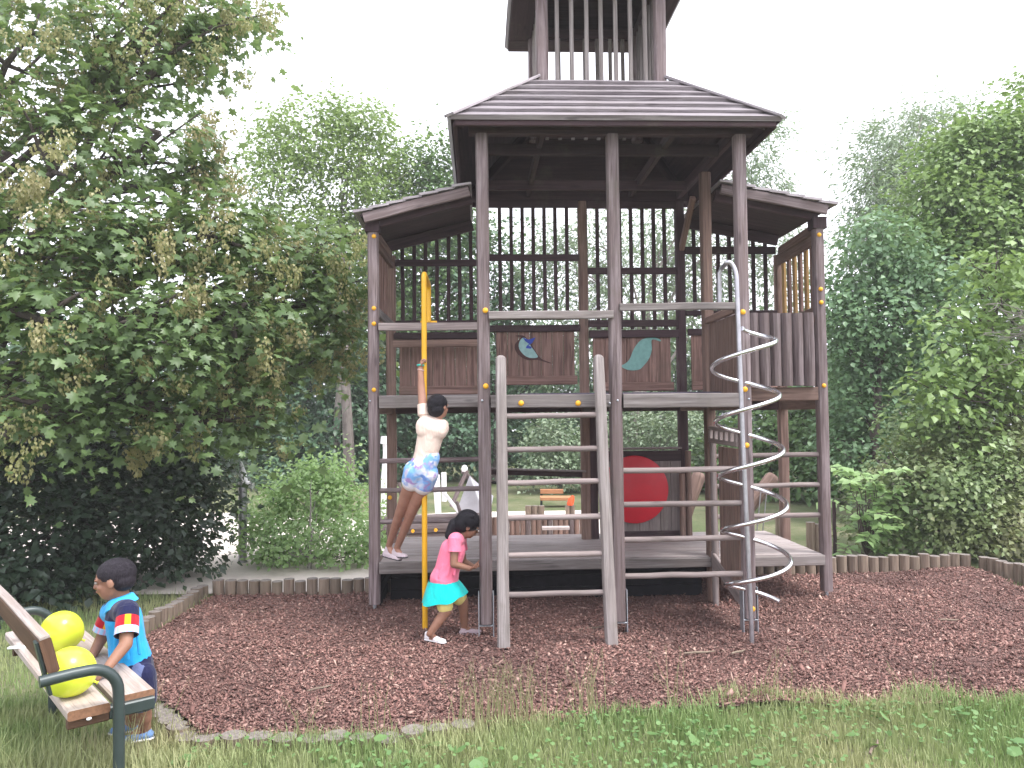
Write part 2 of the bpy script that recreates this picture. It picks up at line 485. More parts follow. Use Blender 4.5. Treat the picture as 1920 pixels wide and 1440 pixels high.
def leaves(name, P, Nn, T, size, tpl, mat, parent=None):
    Nn = Nn / (np.linalg.norm(Nn, axis=1, keepdims=True) + 1e-9)
    T = T - Nn * (T * Nn).sum(1, keepdims=True)
    T = T / (np.linalg.norm(T, axis=1, keepdims=True) + 1e-9)
    Bn = np.cross(T, Nn)
    tv, tf = tpl
    k = len(tv)
    V = P[:, None] + (Bn[:, None] * tv[None, :, :1] + T[:, None] * tv[None, :, 1:2] + Nn[:, None] * tv[None, :, 2:]) * size[:, None, None]
    n = len(P)
    fl = np.concatenate([np.array(f) for f in tf])
    lo = (np.arange(n)[:, None] * k + fl[None]).ravel()
    cnt = np.tile([len(f) for f in tf], n)
    return np_mesh(name, V.reshape(-1, 3), cnt, lo, mat, parent)
def crown_points(g, blobs, leaf_size, cover=2.2, cl_r=.32, per=26, flat=.55, up=.9, droop=.35, shell=.45, area_k=.32, thin=None):
    """leaf positions: blobs -> sprays of leaves spread through each blob (denser to the outside) -> leaves"""
    Ps, Ns, Ts, hubs = [], [], [], []
    for c, r in blobs:
        c, r = np.array(c, float), np.array(r, float)
        area = math.pi * (r[0] * r[2] + r[0] * r[1] + r[1] * r[2]) / 3 * 2.2
        nl = cover * area / (area_k * leaf_size ** 2)
        if thin and c[2] > thin[0]: nl *= thin[1]
        ncl = max(3, int(nl / per))
        d = g.normal(size=(ncl, 3)); d /= np.linalg.norm(d, axis=1, keepdims=True)
        rad = shell + (1.04 - shell) * g.random(ncl) ** .6
        rad *= 1 + .16 * g.normal(size=ncl)
        cc = c + d * rad[:, None] * r
        hubs.append(cc)
        k = g.poisson(per, ncl)
        idx = np.repeat(np.arange(ncl), k)
        n = len(idx)
        clr = cl_r * g.uniform(.6, 1.35, ncl)
        off = g.normal(size=(n, 3)) * np.array([1, 1, flat])
        rr = clr[idx][:, None] * .62
        out = d[idx]
        P = cc[idx] + off * rr
        P[:, 2] -= droop * clr[idx] * (off[:, :2] ** 2).sum(1) * .45
        N = out * .55 + np.array([0, 0, up]) + g.normal(size=(n, 3)) * .5
        T = out * .6 + off * .6 + np.array([0, 0, -droop]) + g.normal(size=(n, 3)) * .5
        Ps.append(P); Ns.append(N); Ts.append(T)
    return np.concatenate(Ps), np.concatenate(Ns), np.concatenate(Ts), np.concatenate(hubs)
def limb(mb, g, a, b, r0, r1, sag=.1, n=7):
    a, b = Vector(a), Vector(b)
    L = (b - a).length
    k = Vector(g.normal(size=3)) * L * .06
    pts, rs = [], []
    for i in range(n):
        t = i / (n - 1)
        p = a.lerp(b, t) + Vector((0, 0, math.sin(math.pi * t) * L * sag)) + k * math.sin(math.pi * t) + Vector(g.normal(size=3)) * L * .012 * (0 < i < n - 1)
        pts.append(p); rs.append(r0 + (r1 - r0) * t)
    mb.tube(pts, rs, 7)
    return pts
def tree(name, label, cat, base, blobs, lm, bm, size, seed, tpl=OVAL, trunk_r=.14, top=None, group=None, twigs=5, trunk=True, sizevar=.25, **kw):
    """thing > trunk (with its limbs), crown"""
    g = np.random.default_rng(seed)
    o = thing(name, label, cat, base, group=group)
    P, N, T, hubs = crown_points(g, blobs, size, **kw)
    keep = P[:, 2] > .02
    P, N, T = P[keep], N[keep], T[keep]
    b = np.array(base)
    cr = leaves('crown' if trunk else 'foliage', P - b, N, T, size * np.clip(g.normal(1, sizevar, len(P)), .45, 1.7), tpl, lm, o)
    mb = MB()
    if top is None:
        zs = [c[2] + .3 * r[2] for c, r in blobs]
        cm = np.mean([c for c, r in blobs], 0)
        top = (cm[0] * .5 + base[0] * .5, cm[1] * .5 + base[1] * .5, max(zs))
    tp = Vector(top) - Vector(base)
    spine = []
    n = 9
    for i in range(n):
        t = i / (n - 1)
        spine.append(tp * t + Vector((g.normal() * .02, g.normal() * .02, 0)) * tp.length * (0 < i) * .6)
    mb.tube(spine, [trunk_r * (1.25 if i == 0 else 1) * (1 - .82 * i / (n - 1)) for i in range(n)], 10)
    for c, r in blobs:
        c = Vector(c) - Vector(base)
        t = min(.9, max(.2, (c.z - r[2] * .4) / max(tp.z, .1) * .72))
        a = spine[int(t * (n - 1))]
        rad = trunk_r * (1 - .82 * t) * .55
        pts = limb(mb, g, a, c, rad, rad * .35, .06)
        for q in range(twigs):
            d = Vector(g.normal(size=3)); d.normalize()
            e = c + Vector((d.x * r[0], d.y * r[1], d.z * r[2])) * .85
            limb(mb, g, pts[int(g.integers(3, 7))], e, rad * .38, .006, .03, 5)
    mb.build('trunk' if trunk else 'stems', bm, o)
    return o
def B(px, py, Y, rx, ry, rd=None):
    """a clump of foliage: where it stands on its sight line at distance Y, with its real half-sizes in metres"""
    c = at(px, py, Y); k = Y / FPX
    return (tuple(c), (rx * k, (rd if rd else .8 * rx * k), ry * k))
LM = {}
LM['maple'] = leaf('maple_leaves', (0.091, 0.160, 0.061), (0.184, 0.282, 0.103), (0.134, 0.204, 0.084), .42)
LM['seed'] = leaf('winged_seeds', (.31, .32, .13), (.44, .43, .20), (.42, .36, .19), .45)
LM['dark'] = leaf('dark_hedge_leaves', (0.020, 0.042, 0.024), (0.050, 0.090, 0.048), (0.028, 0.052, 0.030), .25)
LM['mid'] = leaf('mid_green_leaves', (0.090, 0.172, 0.061), (0.157, 0.263, 0.093), (0.116, 0.213, 0.076), .35)
LM['light'] = leaf('light_green_leaves', (0.173, 0.273, 0.078), (0.276, 0.386, 0.123), (0.220, 0.316, 0.094), .45)
LM['pale'] = leaf('pale_willow_leaves', (0.211, 0.291, 0.188), (0.331, 0.399, 0.274), (0.253, 0.343, 0.207), .35)
LM['deep'] = leaf('deep_green_leaves', (0.071, 0.139, 0.086), (0.118, 0.208, 0.118), (0.091, 0.172, 0.097), .3)
LM['olive'] = leaf('olive_bush_leaves', (0.142, 0.218, 0.084), (0.240, 0.329, 0.133), (0.284, 0.278, 0.143), .3)
LM['shrub'] = leaf('pale_shrub_leaves', (0.245, 0.398, 0.156), (0.367, 0.530, 0.230), (0.296, 0.456, 0.189), .45)
LM['oak'] = leaf('yellow_green_leaves', (0.163, 0.274, 0.089), (0.268, 0.397, 0.129), (0.221, 0.322, 0.106), .38)
LM['plum'] = leaf('blue_green_leaves', (0.127, 0.226, 0.123), (0.204, 0.336, 0.171), (0.171, 0.288, 0.145), .35)

#@@TOWER
# ------------------------------------------------------------------ the climbing tower; local axes: u across, v away from the camera, z up
TO = at(908, 778, 5.8); TO.z = 0
YAW = R(2.5)
TW = thing('climbing_tower', 'large weathered timber climbing tower with two roofs, ladder, slide poles and slatted walls', 'climbing tower', TO, YAW)
def t2w(u, v, z):
    return Vector((TO.x + u * math.cos(YAW) - v * math.sin(YAW), TO.y + u * math.sin(YAW) + v * math.cos(YAW), z))
def w2t(p):
    d = p - TO
    return Vector((d.x * math.cos(YAW) + d.y * math.sin(YAW), -d.x * math.sin(YAW) + d.y * math.cos(YAW), p.z))
def tp(px, py, v):
    """the point of the tower's own plane v that lies on a sight line"""
    d = ray(px, py); V = Vector((-math.sin(YAW), math.cos(YAW), 0))
    t = (v - (EYE - TO).dot(V)) / d.dot(V)
    return w2t(EYE + d * t)
def single(name, mat, fn, parent=None):
    mb = MB(); fn(mb); return mb.build(name, mat, parent or TW)
PR = .048
UA, UB, UC, ULW, URW, VM, VB = 0.0, .995, 1.98, -.937, 2.967, .86, 1.83
posts = [(UA, 0, .10, 3.77, 'post'), (UB, 0, .10, 3.77, 'post'), (UC, 0, .10, 3.77, 'post'),
         (UA, VM, .0, 3.78, 'dark'), (UC - .012, VM, .02, 3.75, 'warm'),
         (UA, VB, .0, 3.76, 'dark'), (1.01, VB, .0, 3.76, 'warm'), (UC + .01, VB, .0, 3.76, 'dark'),
         (ULW, VM, .055, 3.27, 'post'), (URW, VM, .085, 3.30, 'post'), (-.895, VB, .0, 3.22, 'warm'), (3.0, VB, .0, 3.22, 'warm')]
for u, v, z0, z1, m in posts:
    single('post', M[m], lambda mb: mb.post((u, v, z0), (u, v, z1), PR, dome=0))
# second leg beside the middle back post
single('post', M['dark'], lambda mb: mb.post((1.085, VB + .02, .0), (1.085, VB + .02, 1.72), .05))
# steel shoes under the posts
for u, v in ((UA, 0), (UB, 0), (UC, 0)):
    def shoe(mb):
        for s in (-1, 1):
            mb.beam((u + s * (PR + .006), v, -.02), (u + s * (PR + .006), v, .33), .008, .075, up=(0, 1, 0), ch=.001)
        mb.beam((u - PR - .01, v, .088), (u + PR + .01, v, .088), .075, .008, ch=.001)
    single('post_shoe', M['steel'], shoe)
for u, v, z in ((ULW, VM, .055), (URW, VM, .085)):
    single('post_shoe', M['steel'], lambda mb: mb.tube([(u, v, -.05), (u, v, z + .004)], .016, 10))
for u in (ULW, URW):
    zz = 3.22 if u < 0 else 3.25
    single('post_cap', M['dark'], lambda mb: mb.beam((u, VM, zz), (u, VM, zz + .10), .125, .125, up=(0, 1, 0), ch=.008))
# ---- decks
def planks(mb, u0, u1, v0, v1, z, w=.118, along='u', t=.03):
    a0, a1 = (v0, v1) if along == 'u' else (u0, u1)
    n = max(1, round((a1 - a0) / w)); s = (a1 - a0) / n
    for i in range(n):
        c = a0 + (i + .5) * s
        dz = random.uniform(-.002, .002)
        if along == 'u': mb.beam((u0 + random.uniform(0, .01), c, z + dz), (u1, c, z + dz), s - .006, t, ch=.003, seg=2)
        else: mb.beam((c, v0 + random.uniform(0, .01), z + dz), (c, v1, z + dz), s - .006, t, ch=.003, seg=2)
def upper(mb):
    planks(mb, UA - .04, UC + .04, .02, VB + .02, 1.775)
    planks(mb, ULW + .02, UA - .045, VM + .0, VB + .02, 1.775)
    planks(mb, UC + .045, URW - .02, VM + .0, VB + .02, 1.775)
single('upper_deck', M['deck'], upper)
single('lower_deck', M['deck'], lambda mb: planks(mb, ULW + .05, URW - .05, VM - .035, 2.16, .395, w=.14))
single('rubber_mat', M['mat'], lambda mb: mb.beam((.30, .75, 1.803), (2.02, .75, 1.803), .6, .022, ch=.008))
# ---- beams
def bm(p0, p1, w, h, m='grey', name='beam', **k):
    return single(name, M[m], lambda mb: mb.beam(p0, p1, w, h, seg=4, wob=.002, **k))
bm((UA + .05, -.02, 1.742), (UB - .05, -.02, 1.740), .055, .098)
bm((UB + .05, -.02, 1.737), (UC - .05, -.02, 1.735), .055, .106)
bm((ULW + .05, VM - .025, 1.762), (UA - .02, VM - .025, 1.765), .055, .108)
bm((UC + .03, VM - .01, 1.797), (URW - .045, VM - .01, 1.797), .055, .118, 'warm')
bm((UA, .05, 1.71), (UA, VB - .05, 1.71), .05, .10, 'warm'); bm((UC, .05, 1.71), (UC, VB - .05, 1.71), .05, .10, 'warm')
bm((ULW, VM + .05, 1.71), (-.9, VB - .05, 1.71), .05, .10, 'warm'); bm((URW, VM + .05, 1.71), (3.0, VB - .05, 1.71), .05, .10, 'warm')
bm((-.85, VB + .0, 1.71), (2.95, VB + .0, 1.71), .05, .10, 'dark')
bm((1.0, .05, 1.70), (1.0, VB - .05, 1.70), .05, .08, 'dark')
# lower deck rim
bm((ULW + .05, VM - .065, .365), (UA + .0, VM - .065, .372), .05, .095)
bm((UA + .004, VM - .065, .363), (UC - .05, VM - .065, .363), .05, .078)
bm((UC + .004, VM - .065, .362), (URW - .045, VM - .065, .362), .05, .085)
bm((ULW, VM + .05, .33), (ULW + .04, 2.15, .33), .05, .09, 'warm'); bm((URW, VM + .05, .33), (URW, 2.15, .33), .05, .09, 'warm')
bm((ULW + .05, 2.19, .34), (URW - .05, 2.19, .34), .05, .1, 'warm')
# boards closing the space under the lower deck, coloured black to paint its shade
single('shade_board', M['shade_black'], lambda mb: [mb.beam((ULW + .06, 2.12, .04 + .13 * i), (URW - .06, 2.12, .04 + .13 * i), .03, .12) for i in range(2)])
single('shade_board', M['shade_black'], lambda mb: [mb.beam((ULW + .10, 1.18, .045 + .105 * i), (UC - .02, 1.18, .045 + .105 * i), .02, .103) for i in range(3)])  # added to keep light out and darken the space under the deck
single('shade_board', M['shade_black'], lambda mb: [mb.beam((ULW + .03, VM + .12, .045 + .105 * i), (ULW + .03, 2.1, .045 + .105 * i), .02, .103) for i in range(3)])  # likewise added, along the left side
# top plates under the main roof
for v, z in ((0, 3.815), (VB, 3.815)):
    bm((-.10, v, z), (2.08, v, z), .06, .10, 'dark')
for u in (UA, UC):
    bm((u, .035, 3.83), (u, VB - .035, 3.83), .05, .10, 'dark')
for v in (.42, 1.41):
    bm((.03, v, 3.80), (1.95, v, 3.80), .05, .09, 'dark')
for u in (.47, 1.50):
    bm((u, .03, 3.845), (u, VB - .03, 3.845), .045, .085, 'dark')
for u, v, du, dv in ((UA, 0, 1, 1), (UC, 0, -1, 1), (UA, VB, 1, -1), (UC, VB, -1, -1)):
    bm((u - .16 * du, v - .16 * dv, 3.80), (u + .47 * du, v + .42 * dv, 4.31), .05, .08, 'dark', 'hip_rafter')
# diagonal strut at the right wing corner
bm((UC + .02, VB - .03, 3.28), (UC + .03, VB - .45, 3.68), .05, .06, 'warm', 'strut')
# ---- main roof: four slopes of overlapping boards round an open middle
RC = (.998, .915)
def slope(mb, half0, half1, dist0, dist1, z0, z1, side, n, over=.028, t=.02):
    """boards of one slope; half = half length of the course, dist = distance from the roof centre, going from eave to top"""
    for i in range(n):
        a, b = i / n, (i + 1) / n
        h0, h1 = half0 + (half1 - half0) * a, half0 + (half1 - half0) * min(1, b + .0)
        d0, d1 = dist0 + (dist1 - dist0) * a, dist0 + (dist1 - dist0) * min(1, b + over)
        za, zb = z0 + (z1 - z0) * a, z0 + (z1 - z0) * min(1, b + over)
        sl = Vector((0, -(z1 - z0), 0)); 
        nrm = Vector((0, -(z1 - z0), -(dist1 - dist0) * -1)).normalized()
        nrm = Vector((0, -(z1 - z0) / math.hypot(z1 - z0, dist0 - dist1), (dist0 - dist1) / math.hypot(z1 - z0, dist0 - dist1)))
        lo, hi = .036 + random.uniform(-.003, .004), .004
        rows = [(h0, -d0, za, 0), (h0, -d0, za, lo + t * .2), (h1, -d1, zb, hi + t * .2), (h1, -d1, zb, 0)]
        k = 6
        rings = []
        for j in range(k + 1):
            x = -1 + 2 * j / k
            w = random.uniform(-.0015, .0015)
            ring = []
            for (h, y, z, off) in rows:
                p = Vector((x * h, y, z)) + nrm * (off + (w if off else 0))
                ring.append(p)
            rings.append(ring)
        rot = Matrix.Rotation(side * math.pi / 2, 4, 'Z')
        rings = [[rot @ p + Vector((RC[0], RC[1], 0)) for p in r] for r in rings]
        f0 = len(mb.f)
        mb.rings(rings, [j / k * 2 * h0 for j in range(k + 1)], 0, False)
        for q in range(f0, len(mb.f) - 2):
            if (q - f0) % 4 == 3: mb.mi[q] = 1          # undersides get the dark timber material
EU, EV, TU, TV, Z0, Z1 = 1.225, 1.145, .555, .50, 3.80, 4.375
def main_roof(mb):
    slope(mb, EU, TU, EV, TV, Z0, Z1, 0, 7); slope(mb, EV, TV, EU, TU, Z0, Z1, 1, 7)
    slope(mb, EU, TU, EV, TV, Z0, Z1, 2, 7); slope(mb, EV, TV, EU, TU, Z0, Z1, 3, 7)
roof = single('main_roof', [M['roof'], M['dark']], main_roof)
for su in (-1, 1):
    for sv in (-1, 1):
        single('hip_cap', M['roof'], lambda mb: mb.beam((RC[0] + su * (EU + .012), RC[1] + sv * (EV + .012), Z0 + .028), (RC[0] + su * (TU - .01), RC[1] + sv * (TV - .01), Z1 + .035), .10, .022, ch=.004), roof)
def eave_soffit(mb):
    for i in range(5):
        a = .14 + i * .2
    for s in (-1, 1):
        mb.beam((RC[0] - EU + .03, RC[1] + s * (EV - .03), Z0 - .012), (RC[0] + EU - .03, RC[1] + s * (EV - .03), Z0 - .012), .03, .05)
        mb.beam((RC[0] + s * (EU - .03), RC[1] - EV + .05, Z0 - .012), (RC[0] + s * (EU - .03), RC[1] + EV - .05, Z0 - .012), .03, .05)
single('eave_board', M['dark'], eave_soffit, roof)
# ---- lantern on top: four posts, slats, upper roof
LU, LV = (.508, 1.487), (.44, 1.40)
for u in LU:
    for v in LV:
        single('lantern_post', M['post'], lambda mb: mb.post((u, v, 4.22), (u, v, 5.30), .050))
def lslats(mb, side):
    n = 7
    for i in range(n):
        t = (i + 1) / (n + 1)
        if side in (0, 2):
            u, v = LU[0] + (LU[1] - LU[0]) * t, LV[0 if side == 0 else 1]
        else:
            u, v = LU[0 if side == 1 else 1], LV[0] + (LV[1] - LV[0]) * t
        mb.beam((u, v, 4.24), (u + random.uniform(-.004, .004), v, 5.28), .034, .03, up=(0, 1, 0), ch=.005)
for s in range(4):
    single('lantern_slats', M['grey'], lambda mb: lslats(mb, s))
for v in LV: bm((LU[0] - .02, v, 5.255), (LU[1] + .02, v, 5.255), .05, .09, 'dark')
for u in LU: bm((u, LV[0] + .03, 5.262), (u, LV[1] - .03, 5.262), .05, .08, 'dark')
for v in LV: bm((LU[0] - .02, v, 4.30), (LU[1] + .02, v, 4.30), .05, .09, 'dark')
for u in LU: bm((u, LV[0] + .03, 4.30), (u, LV[1] - .03, 4.30), .05, .09, 'dark')
def upper_roof(mb):
    h0, h1 = .725, .06
    for s in range(4): slope(mb, h0, h1, h0 + .0, h1, 5.215, 5.98, s, 8)
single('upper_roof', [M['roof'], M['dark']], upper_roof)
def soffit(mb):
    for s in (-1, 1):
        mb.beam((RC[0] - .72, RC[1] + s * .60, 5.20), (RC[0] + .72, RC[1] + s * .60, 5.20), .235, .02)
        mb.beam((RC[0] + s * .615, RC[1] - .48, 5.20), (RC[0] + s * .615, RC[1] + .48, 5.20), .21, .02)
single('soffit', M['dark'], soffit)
# ---- wing roofs
def wing(mb, u0, z0, u1, z1):
    n = 7; v0, v1 = .70, 2.02
    d = Vector((u1 - u0, 0, z1 - z0)); L = d.length; d.normalize()
    nr = Vector((-d.z, 0, d.x)) if d.x > 0 else Vector((d.z, 0, -d.x))
    for i in range(n):
        a, b = i / n, (i + 1) / n + .02
        p, q = Vector((u0, 0, z0)) + d * L * a, Vector((u0, 0, z0)) + d * L * min(b, 1.02)
        o = random.uniform(-.012, .012)
        rings = []
        for j in range(4):
            v = v0 + o + (v1 - v0) * j / 3
            rings.append([Vector((p.x, v, p.z)) + nr * .0, Vector((p.x, v, p.z)) + nr * .018, Vector((q.x, v, q.z)) + nr * .036, Vector((q.x, v, q.z)) + nr * .012])
        if d.x < 0: rings = [r[::-1] for r in rings]
        mb.rings(rings, [j * .43 for j in range(4)], 0, False)
for u0, z0, u1, z1 in ((-.085, 3.605, -1.06, 3.352), (2.05, 3.63, 3.062, 3.425)):
    w = single('wing_roof', M['roof'], lambda mb: wing(mb, u0, z0, u1, z1))
    s = 1 if u1 > u0 else -1
    single('verge_board', M['post'], lambda mb: mb.beam((u0 + .02 * s, .735, z0 - .055), (u1 - .06 * s, .735, z1 - .032), .035, .085, seg=5, wob=.004), w)
    single('rafter', M['dark'], lambda mb: mb.beam((u0, VM - .01, z0 - .085), (u1 - .10 * s, VM - .01, z1 - .055), .05, .10), w)
    single('rafter', M['dark'], lambda mb: mb.beam((u0, VB - .02, z0 - .085), (u1 - .08 * s, VB - .02, z1 - .06), .05, .10), w)
    single('ceiling_board', M['dark'], lambda mb: mb.beam((u0 + .02 * s, 1.36, z0 - .018), (u1 - .03 * s, 1.36, z1 - .012), 1.25, .016), w)
    # side plate of the wing
    single('wing_plate', M['warm'], lambda mb: mb.beam((ULW + .01 if s < 0 else URW + .0, VM + .05, 3.215 if s < 0 else 3.27), (-.9 if s < 0 else 3.0, VB - .05, 3.215 if s < 0 else 3.25), .05, .085), w)
# ---- slatted panels of the upper floor
def slat_panel(us, z0, z1, v, u0, u1, zm, mat='dark', rails=(), w=.036, ztop=None, vs=None):
    def f(mb):
        for u in us:
            top = ztop(u) if ztop else z1
            if vs: mb.beam((v, u, z0), (v, u, top), .03, w, up=(0, 1, 0), ch=.004)
            else: mb.beam((u, v, z0), (u + random.uniform(-.004, .004), v, top), w, .03, up=(0, 1, 0), ch=.004, seg=3, wob=.002)
        for z in rails:
            if vs: mb.beam((v + .03, u0, z[0]), (v + .03, u1, z[1] if len(z) > 2 else z[0]), .03, z[-1])
            else: mb.beam((u0, v - .031, z[0]), (u1, v - .031, z[0]), .032, z[1])
    return single('slat_panel', M[mat], f)
ra = lambda a, b, n: [a + (b - a) * i / (n - 1) for i in range(n)]
VS = VB + .005
slat_panel(ra(-.779, -.105, 7), 2.56, 0, VS, -.85, -.045, 0, rails=((3.145, .066), (2.545, .06)), ztop=lambda u: 3.50 + (u + .1) * .26)
slat_panel(ra(.186, .852, 7), 2.60, 3.745, VS, .045, .965, 0, rails=((3.195, .066), (3.73, .07), (2.60, .05)))
slat_panel(ra(1.162, 1.84, 7), 2.48, 3.70, VS, 1.055, 1.945, 0, rails=((3.06, .066), (3.725, .075), (2.535, .07)))
slat_panel(ra(2.138, 2.86, 7), 2.60, 0, VS, 2.035, 2.955, 0, rails=((3.265, .075), (2.635, .05)), ztop=lambda u: 3.56 - (u - 2.1) * .21)
def side_slats(mb):
    for i, v in enumerate((1.02, 1.15, 1.28, 1.41, 1.54, 1.67)):
        mb.beam((2.99, v, 2.54), (2.99, v, 3.12), .03, .05, up=(0, 1, 0), ch=.004)
for k in range(6):
    v = 1.02 + .13 * k
    single('side_slat', M['yslat' if k % 2 else 'brown'], lambda mb: mb.beam((2.985, v, 2.56), (2.985, v, 3.14), .055, .028, up=(1, 0, 0), ch=.004))
bm((2.95, VM + .05, 3.16), (2.975, VB - .05, 3.15), .035, .09, 'warm', 'rail'); bm((2.95, VM + .05, 2.54), (2.975, VB - .05, 2.52), .035, .06, 'warm', 'rail')
single('slat_panel', M['brown'], lambda mb: [mb.beam((-.925, .98 + .13 * k, 2.50), (-.92, .98 + .13 * k, 3.16), .055, .028, up=(1, 0, 0)) for k in range(6)])
bm((-.905, VM + .05, 2.54), (-.88, VB - .05, 2.53), .035, .075, 'grey', 'rail')
bm((-.905, VM + .05, 3.12), (-.88, VB - .05, 3.12), .035, .06, 'warm', 'rail')
# ---- rails across the front
bm((UA + .04, -.055, 2.385), (UB - .02, -.055, 2.387), .036, .06, 'grey', 'rail')
bm((UB + .03, -.05, 2.442), (UC - .05, -.05, 2.447), .036, .056, 'grey', 'rail')
bm((ULW + .05, VM - .05, 2.402), (UA - .04, VM - .05, 2.403), .036, .066, 'rung', 'rail')
bm((UC - .04, .05, 2.44), (UC - .03, VM - .05, 2.44), .035, .06, 'warm', 'rail')
bm((-.85, VB - .055, 2.43), (-.05, VB - .055, 2.43), .03, .05, 'dark', 'rail')
bm((-.85, 1.60, 2.33), (-.05, 1.60, 2.33), .04, .07, 'warm', 'rail')
# ---- board panels of the upper floor
def boards(u0, u1, z0, z1, v, mat='brown', n=None, name='board_panel', frame=True):
    def f(mb):
        k = n or max(2, round((u1 - u0) / .115)); s = (u1 - u0) / k
        for i in range(k):
            c = u0 + (i + .5) * s
            mb.beam((c, v + random.uniform(-.002, .002), z0), (c, v, z1), s - .003, .022, up=(0, 1, 0), ch=.003)
        if frame:
            mb.beam((u0 - .0, v - .026, z0 + .045), (u1 + .02, v - .026, z0 + .045), .028, .085)
    p = single(name, M[mat], f)
    return p
VP = 1.775
pn = boards(-.81, -.05, 1.84, 2.385, VP); bm((-.86, VP - .02, 2.415), (-.04, VP - .02, 2.415), .05, .06, 'dark', 'rail')
p1 = boards(.137, .909, 1.93, 2.46, VP); bm((.06, VP - .02, 2.485), (.96, VP - .02, 2.485), .05, .065, 'dark', 'rail')
p2 = boards(1.09, 1.865, 1.86, 2.40, VP); bm((1.055, VP - .02, 2.425), (1.94, VP - .02, 2.425), .05, .075, 'dark', 'rail')
p3 = boards(2.07, 2.9, 1.86, 2.42, VP); bm((2.04, VP - .02, 2.44), (2.95, VP - .02, 2.44), .05, .065, 'dark', 'rail')
# painted half shapes on the two middle panels
def outline(pts, v):
    return [(p.x, p.z) for p in (tp(x, y, v) for x, y in pts)]
def paint(name, pts, mat, parent, lift, smooth=True):
    v = VP - .0135
    P = outline(pts, v)
    if smooth:
        Q = []
        n = len(P)
        for i in range(n):
            p0, p1_, p2_, p3_ = P[i - 1], P[i], P[(i + 1) % n], P[(i + 2) % n]
            for t in (0, .25, .5, .75):
                Q.append(tuple(.5 * (2 * p1_[k] + (p2_[k] - p0[k]) * t + (2 * p0[k] - 5 * p1_[k] + 4 * p2_[k] - p3_[k]) * t * t + (3 * p1_[k] - p0[k] - 3 * p2_[k] + p3_[k]) * t ** 3) for k in (0, 1)))
        P = Q
    return single(name, M[mat], lambda mb: mb.prism(P, (0, v - lift, 0), (1, 0, 0), (0, 0, 1), .0022), parent)
paint('painted_outline', [(966, 630), (976, 633), (966, 645), (966, 656), (975, 668), (990, 675), (1008, 675), (1030, 681), (1032, 680), (1014, 672), (1002, 655), (990, 637), (980, 629)], 'darkpaint', p1, .002)
paint('painted_belly', [(979, 634), (973, 644), (974, 655), (983, 666), (994, 671), (1008, 670), (1004, 661), (996, 650), (988, 636)], 'blueleaf', p1, .0045)
paint('blue_scribble', [(980, 633), (991, 637), (1000, 634), (1004, 633), (998, 643), (995, 645), (991, 648), (997, 651), (995, 654), (986, 653), (987, 649), (992, 645), (985, 640)], 'bluepaint', p1, .007, False)
paint('painted_leaf', [(1163, 686), (1170, 683), (1180, 674), (1188, 655), (1198, 641), (1210, 634), (1228, 633), (1239, 638), (1237, 640), (1222, 637), (1222, 656), (1217, 672), (1208, 684), (1198, 693), (1178, 694)], 'bluegreen', p2, .003)
# side wall between the front right post and the right wing
def side_boards(mb):
    for i in range(7):
        v = .10 + i * .105
        mb.beam((UC - .02, v, 1.80), (UC - .02, v, 2.40), .10, .022, up=(1, 0, 0), ch=.003)
single('board_panel', M['warm'], side_boards)
# half-round log parapet of the right wing
def half_logs(mb):
    n = 9
    for i in range(n):
        u = 2.055 + i * .098
        if u > 2.9: break
        mb.post((u, VM - .05, 1.862 + random.uniform(-.006, .006)), (u, VM - .05, 2.50 + random.uniform(-.01, .012)), .049, 12, sq=1.0, wob=.001)
single('log_parapet', M['post'], half_logs)
bm((UC + .03, VM + .01, 2.45), (URW - .04, VM + .01, 2.45), .03, .05, 'warm', 'rail')
# ---- rungs: climbing bars between the lower posts
def rung(p0, p1, r=.0215, parent=None, m='rung'):
    return single('rung', M[m], lambda mb: mb.post(p0, p1, r, 10, sq=1, seg=5, wob=.003), parent)
for z in (1.213, .958, .695, .425): rung((UB + .03, 0, z), (UC - .03, 0, z + random.uniform(-.004, .004)))
for z in (1.262, 1.0, .737): rung((UC + .02, VM, z), (URW - .03, VM, z + .003))
for z in (1.257, 1.005, .742): rung((ULW + .03, VM, z), (UA - .03, VM, z + .008), m='post')
bm((.05, VB - .02, 1.085), (1.0, VB - .02, 1.045), .04, .055, 'dark', 'rail')
bm((.05, VB - .06, 1.118), (1.0, VB - .06, 1.078), .11, .014, 'rung', 'ledge')
# ---- lower back wall with the red disc
wp = boards(1.20, 1.955, .42, 1.27, VB - .03, 'rung', frame=False)
single('ledge', M['rung'], lambda mb: mb.beam((1.15, VB - .06, 1.295), (1.95, VB - .06, 1.295), .09, .02), wp)
single('batten', M['dark'], lambda mb: mb.beam((1.15, VB - .055, .45), (1.95, VB - .055, .45), .025, .07), wp)
single('batten', M['dark'], lambda mb: mb.beam((1.15, VB - .055, 1.22), (1.95, VB - .055, 1.22), .025, .10), wp)
dc = tp(1191, 918, VB - .10)
single('red_disc', M['red'], lambda mb: mb.tube([(dc.x, VB - .068, dc.z), (dc.x, VB - .073, dc.z), (dc.x, VB - .088, dc.z), (dc.x, VB - .095, dc.z)], [.325, .33, .33, .315], 56), wp)
for x in (1278, 1290):
    q = tp(x, 900, VB - .12)
    single('post', M['warm'], lambda mb: mb.post((q.x, VB - .14, .41), (q.x, VB - .14, 1.05 if x < 1285 else 1.27), .03, 10, sq=1))
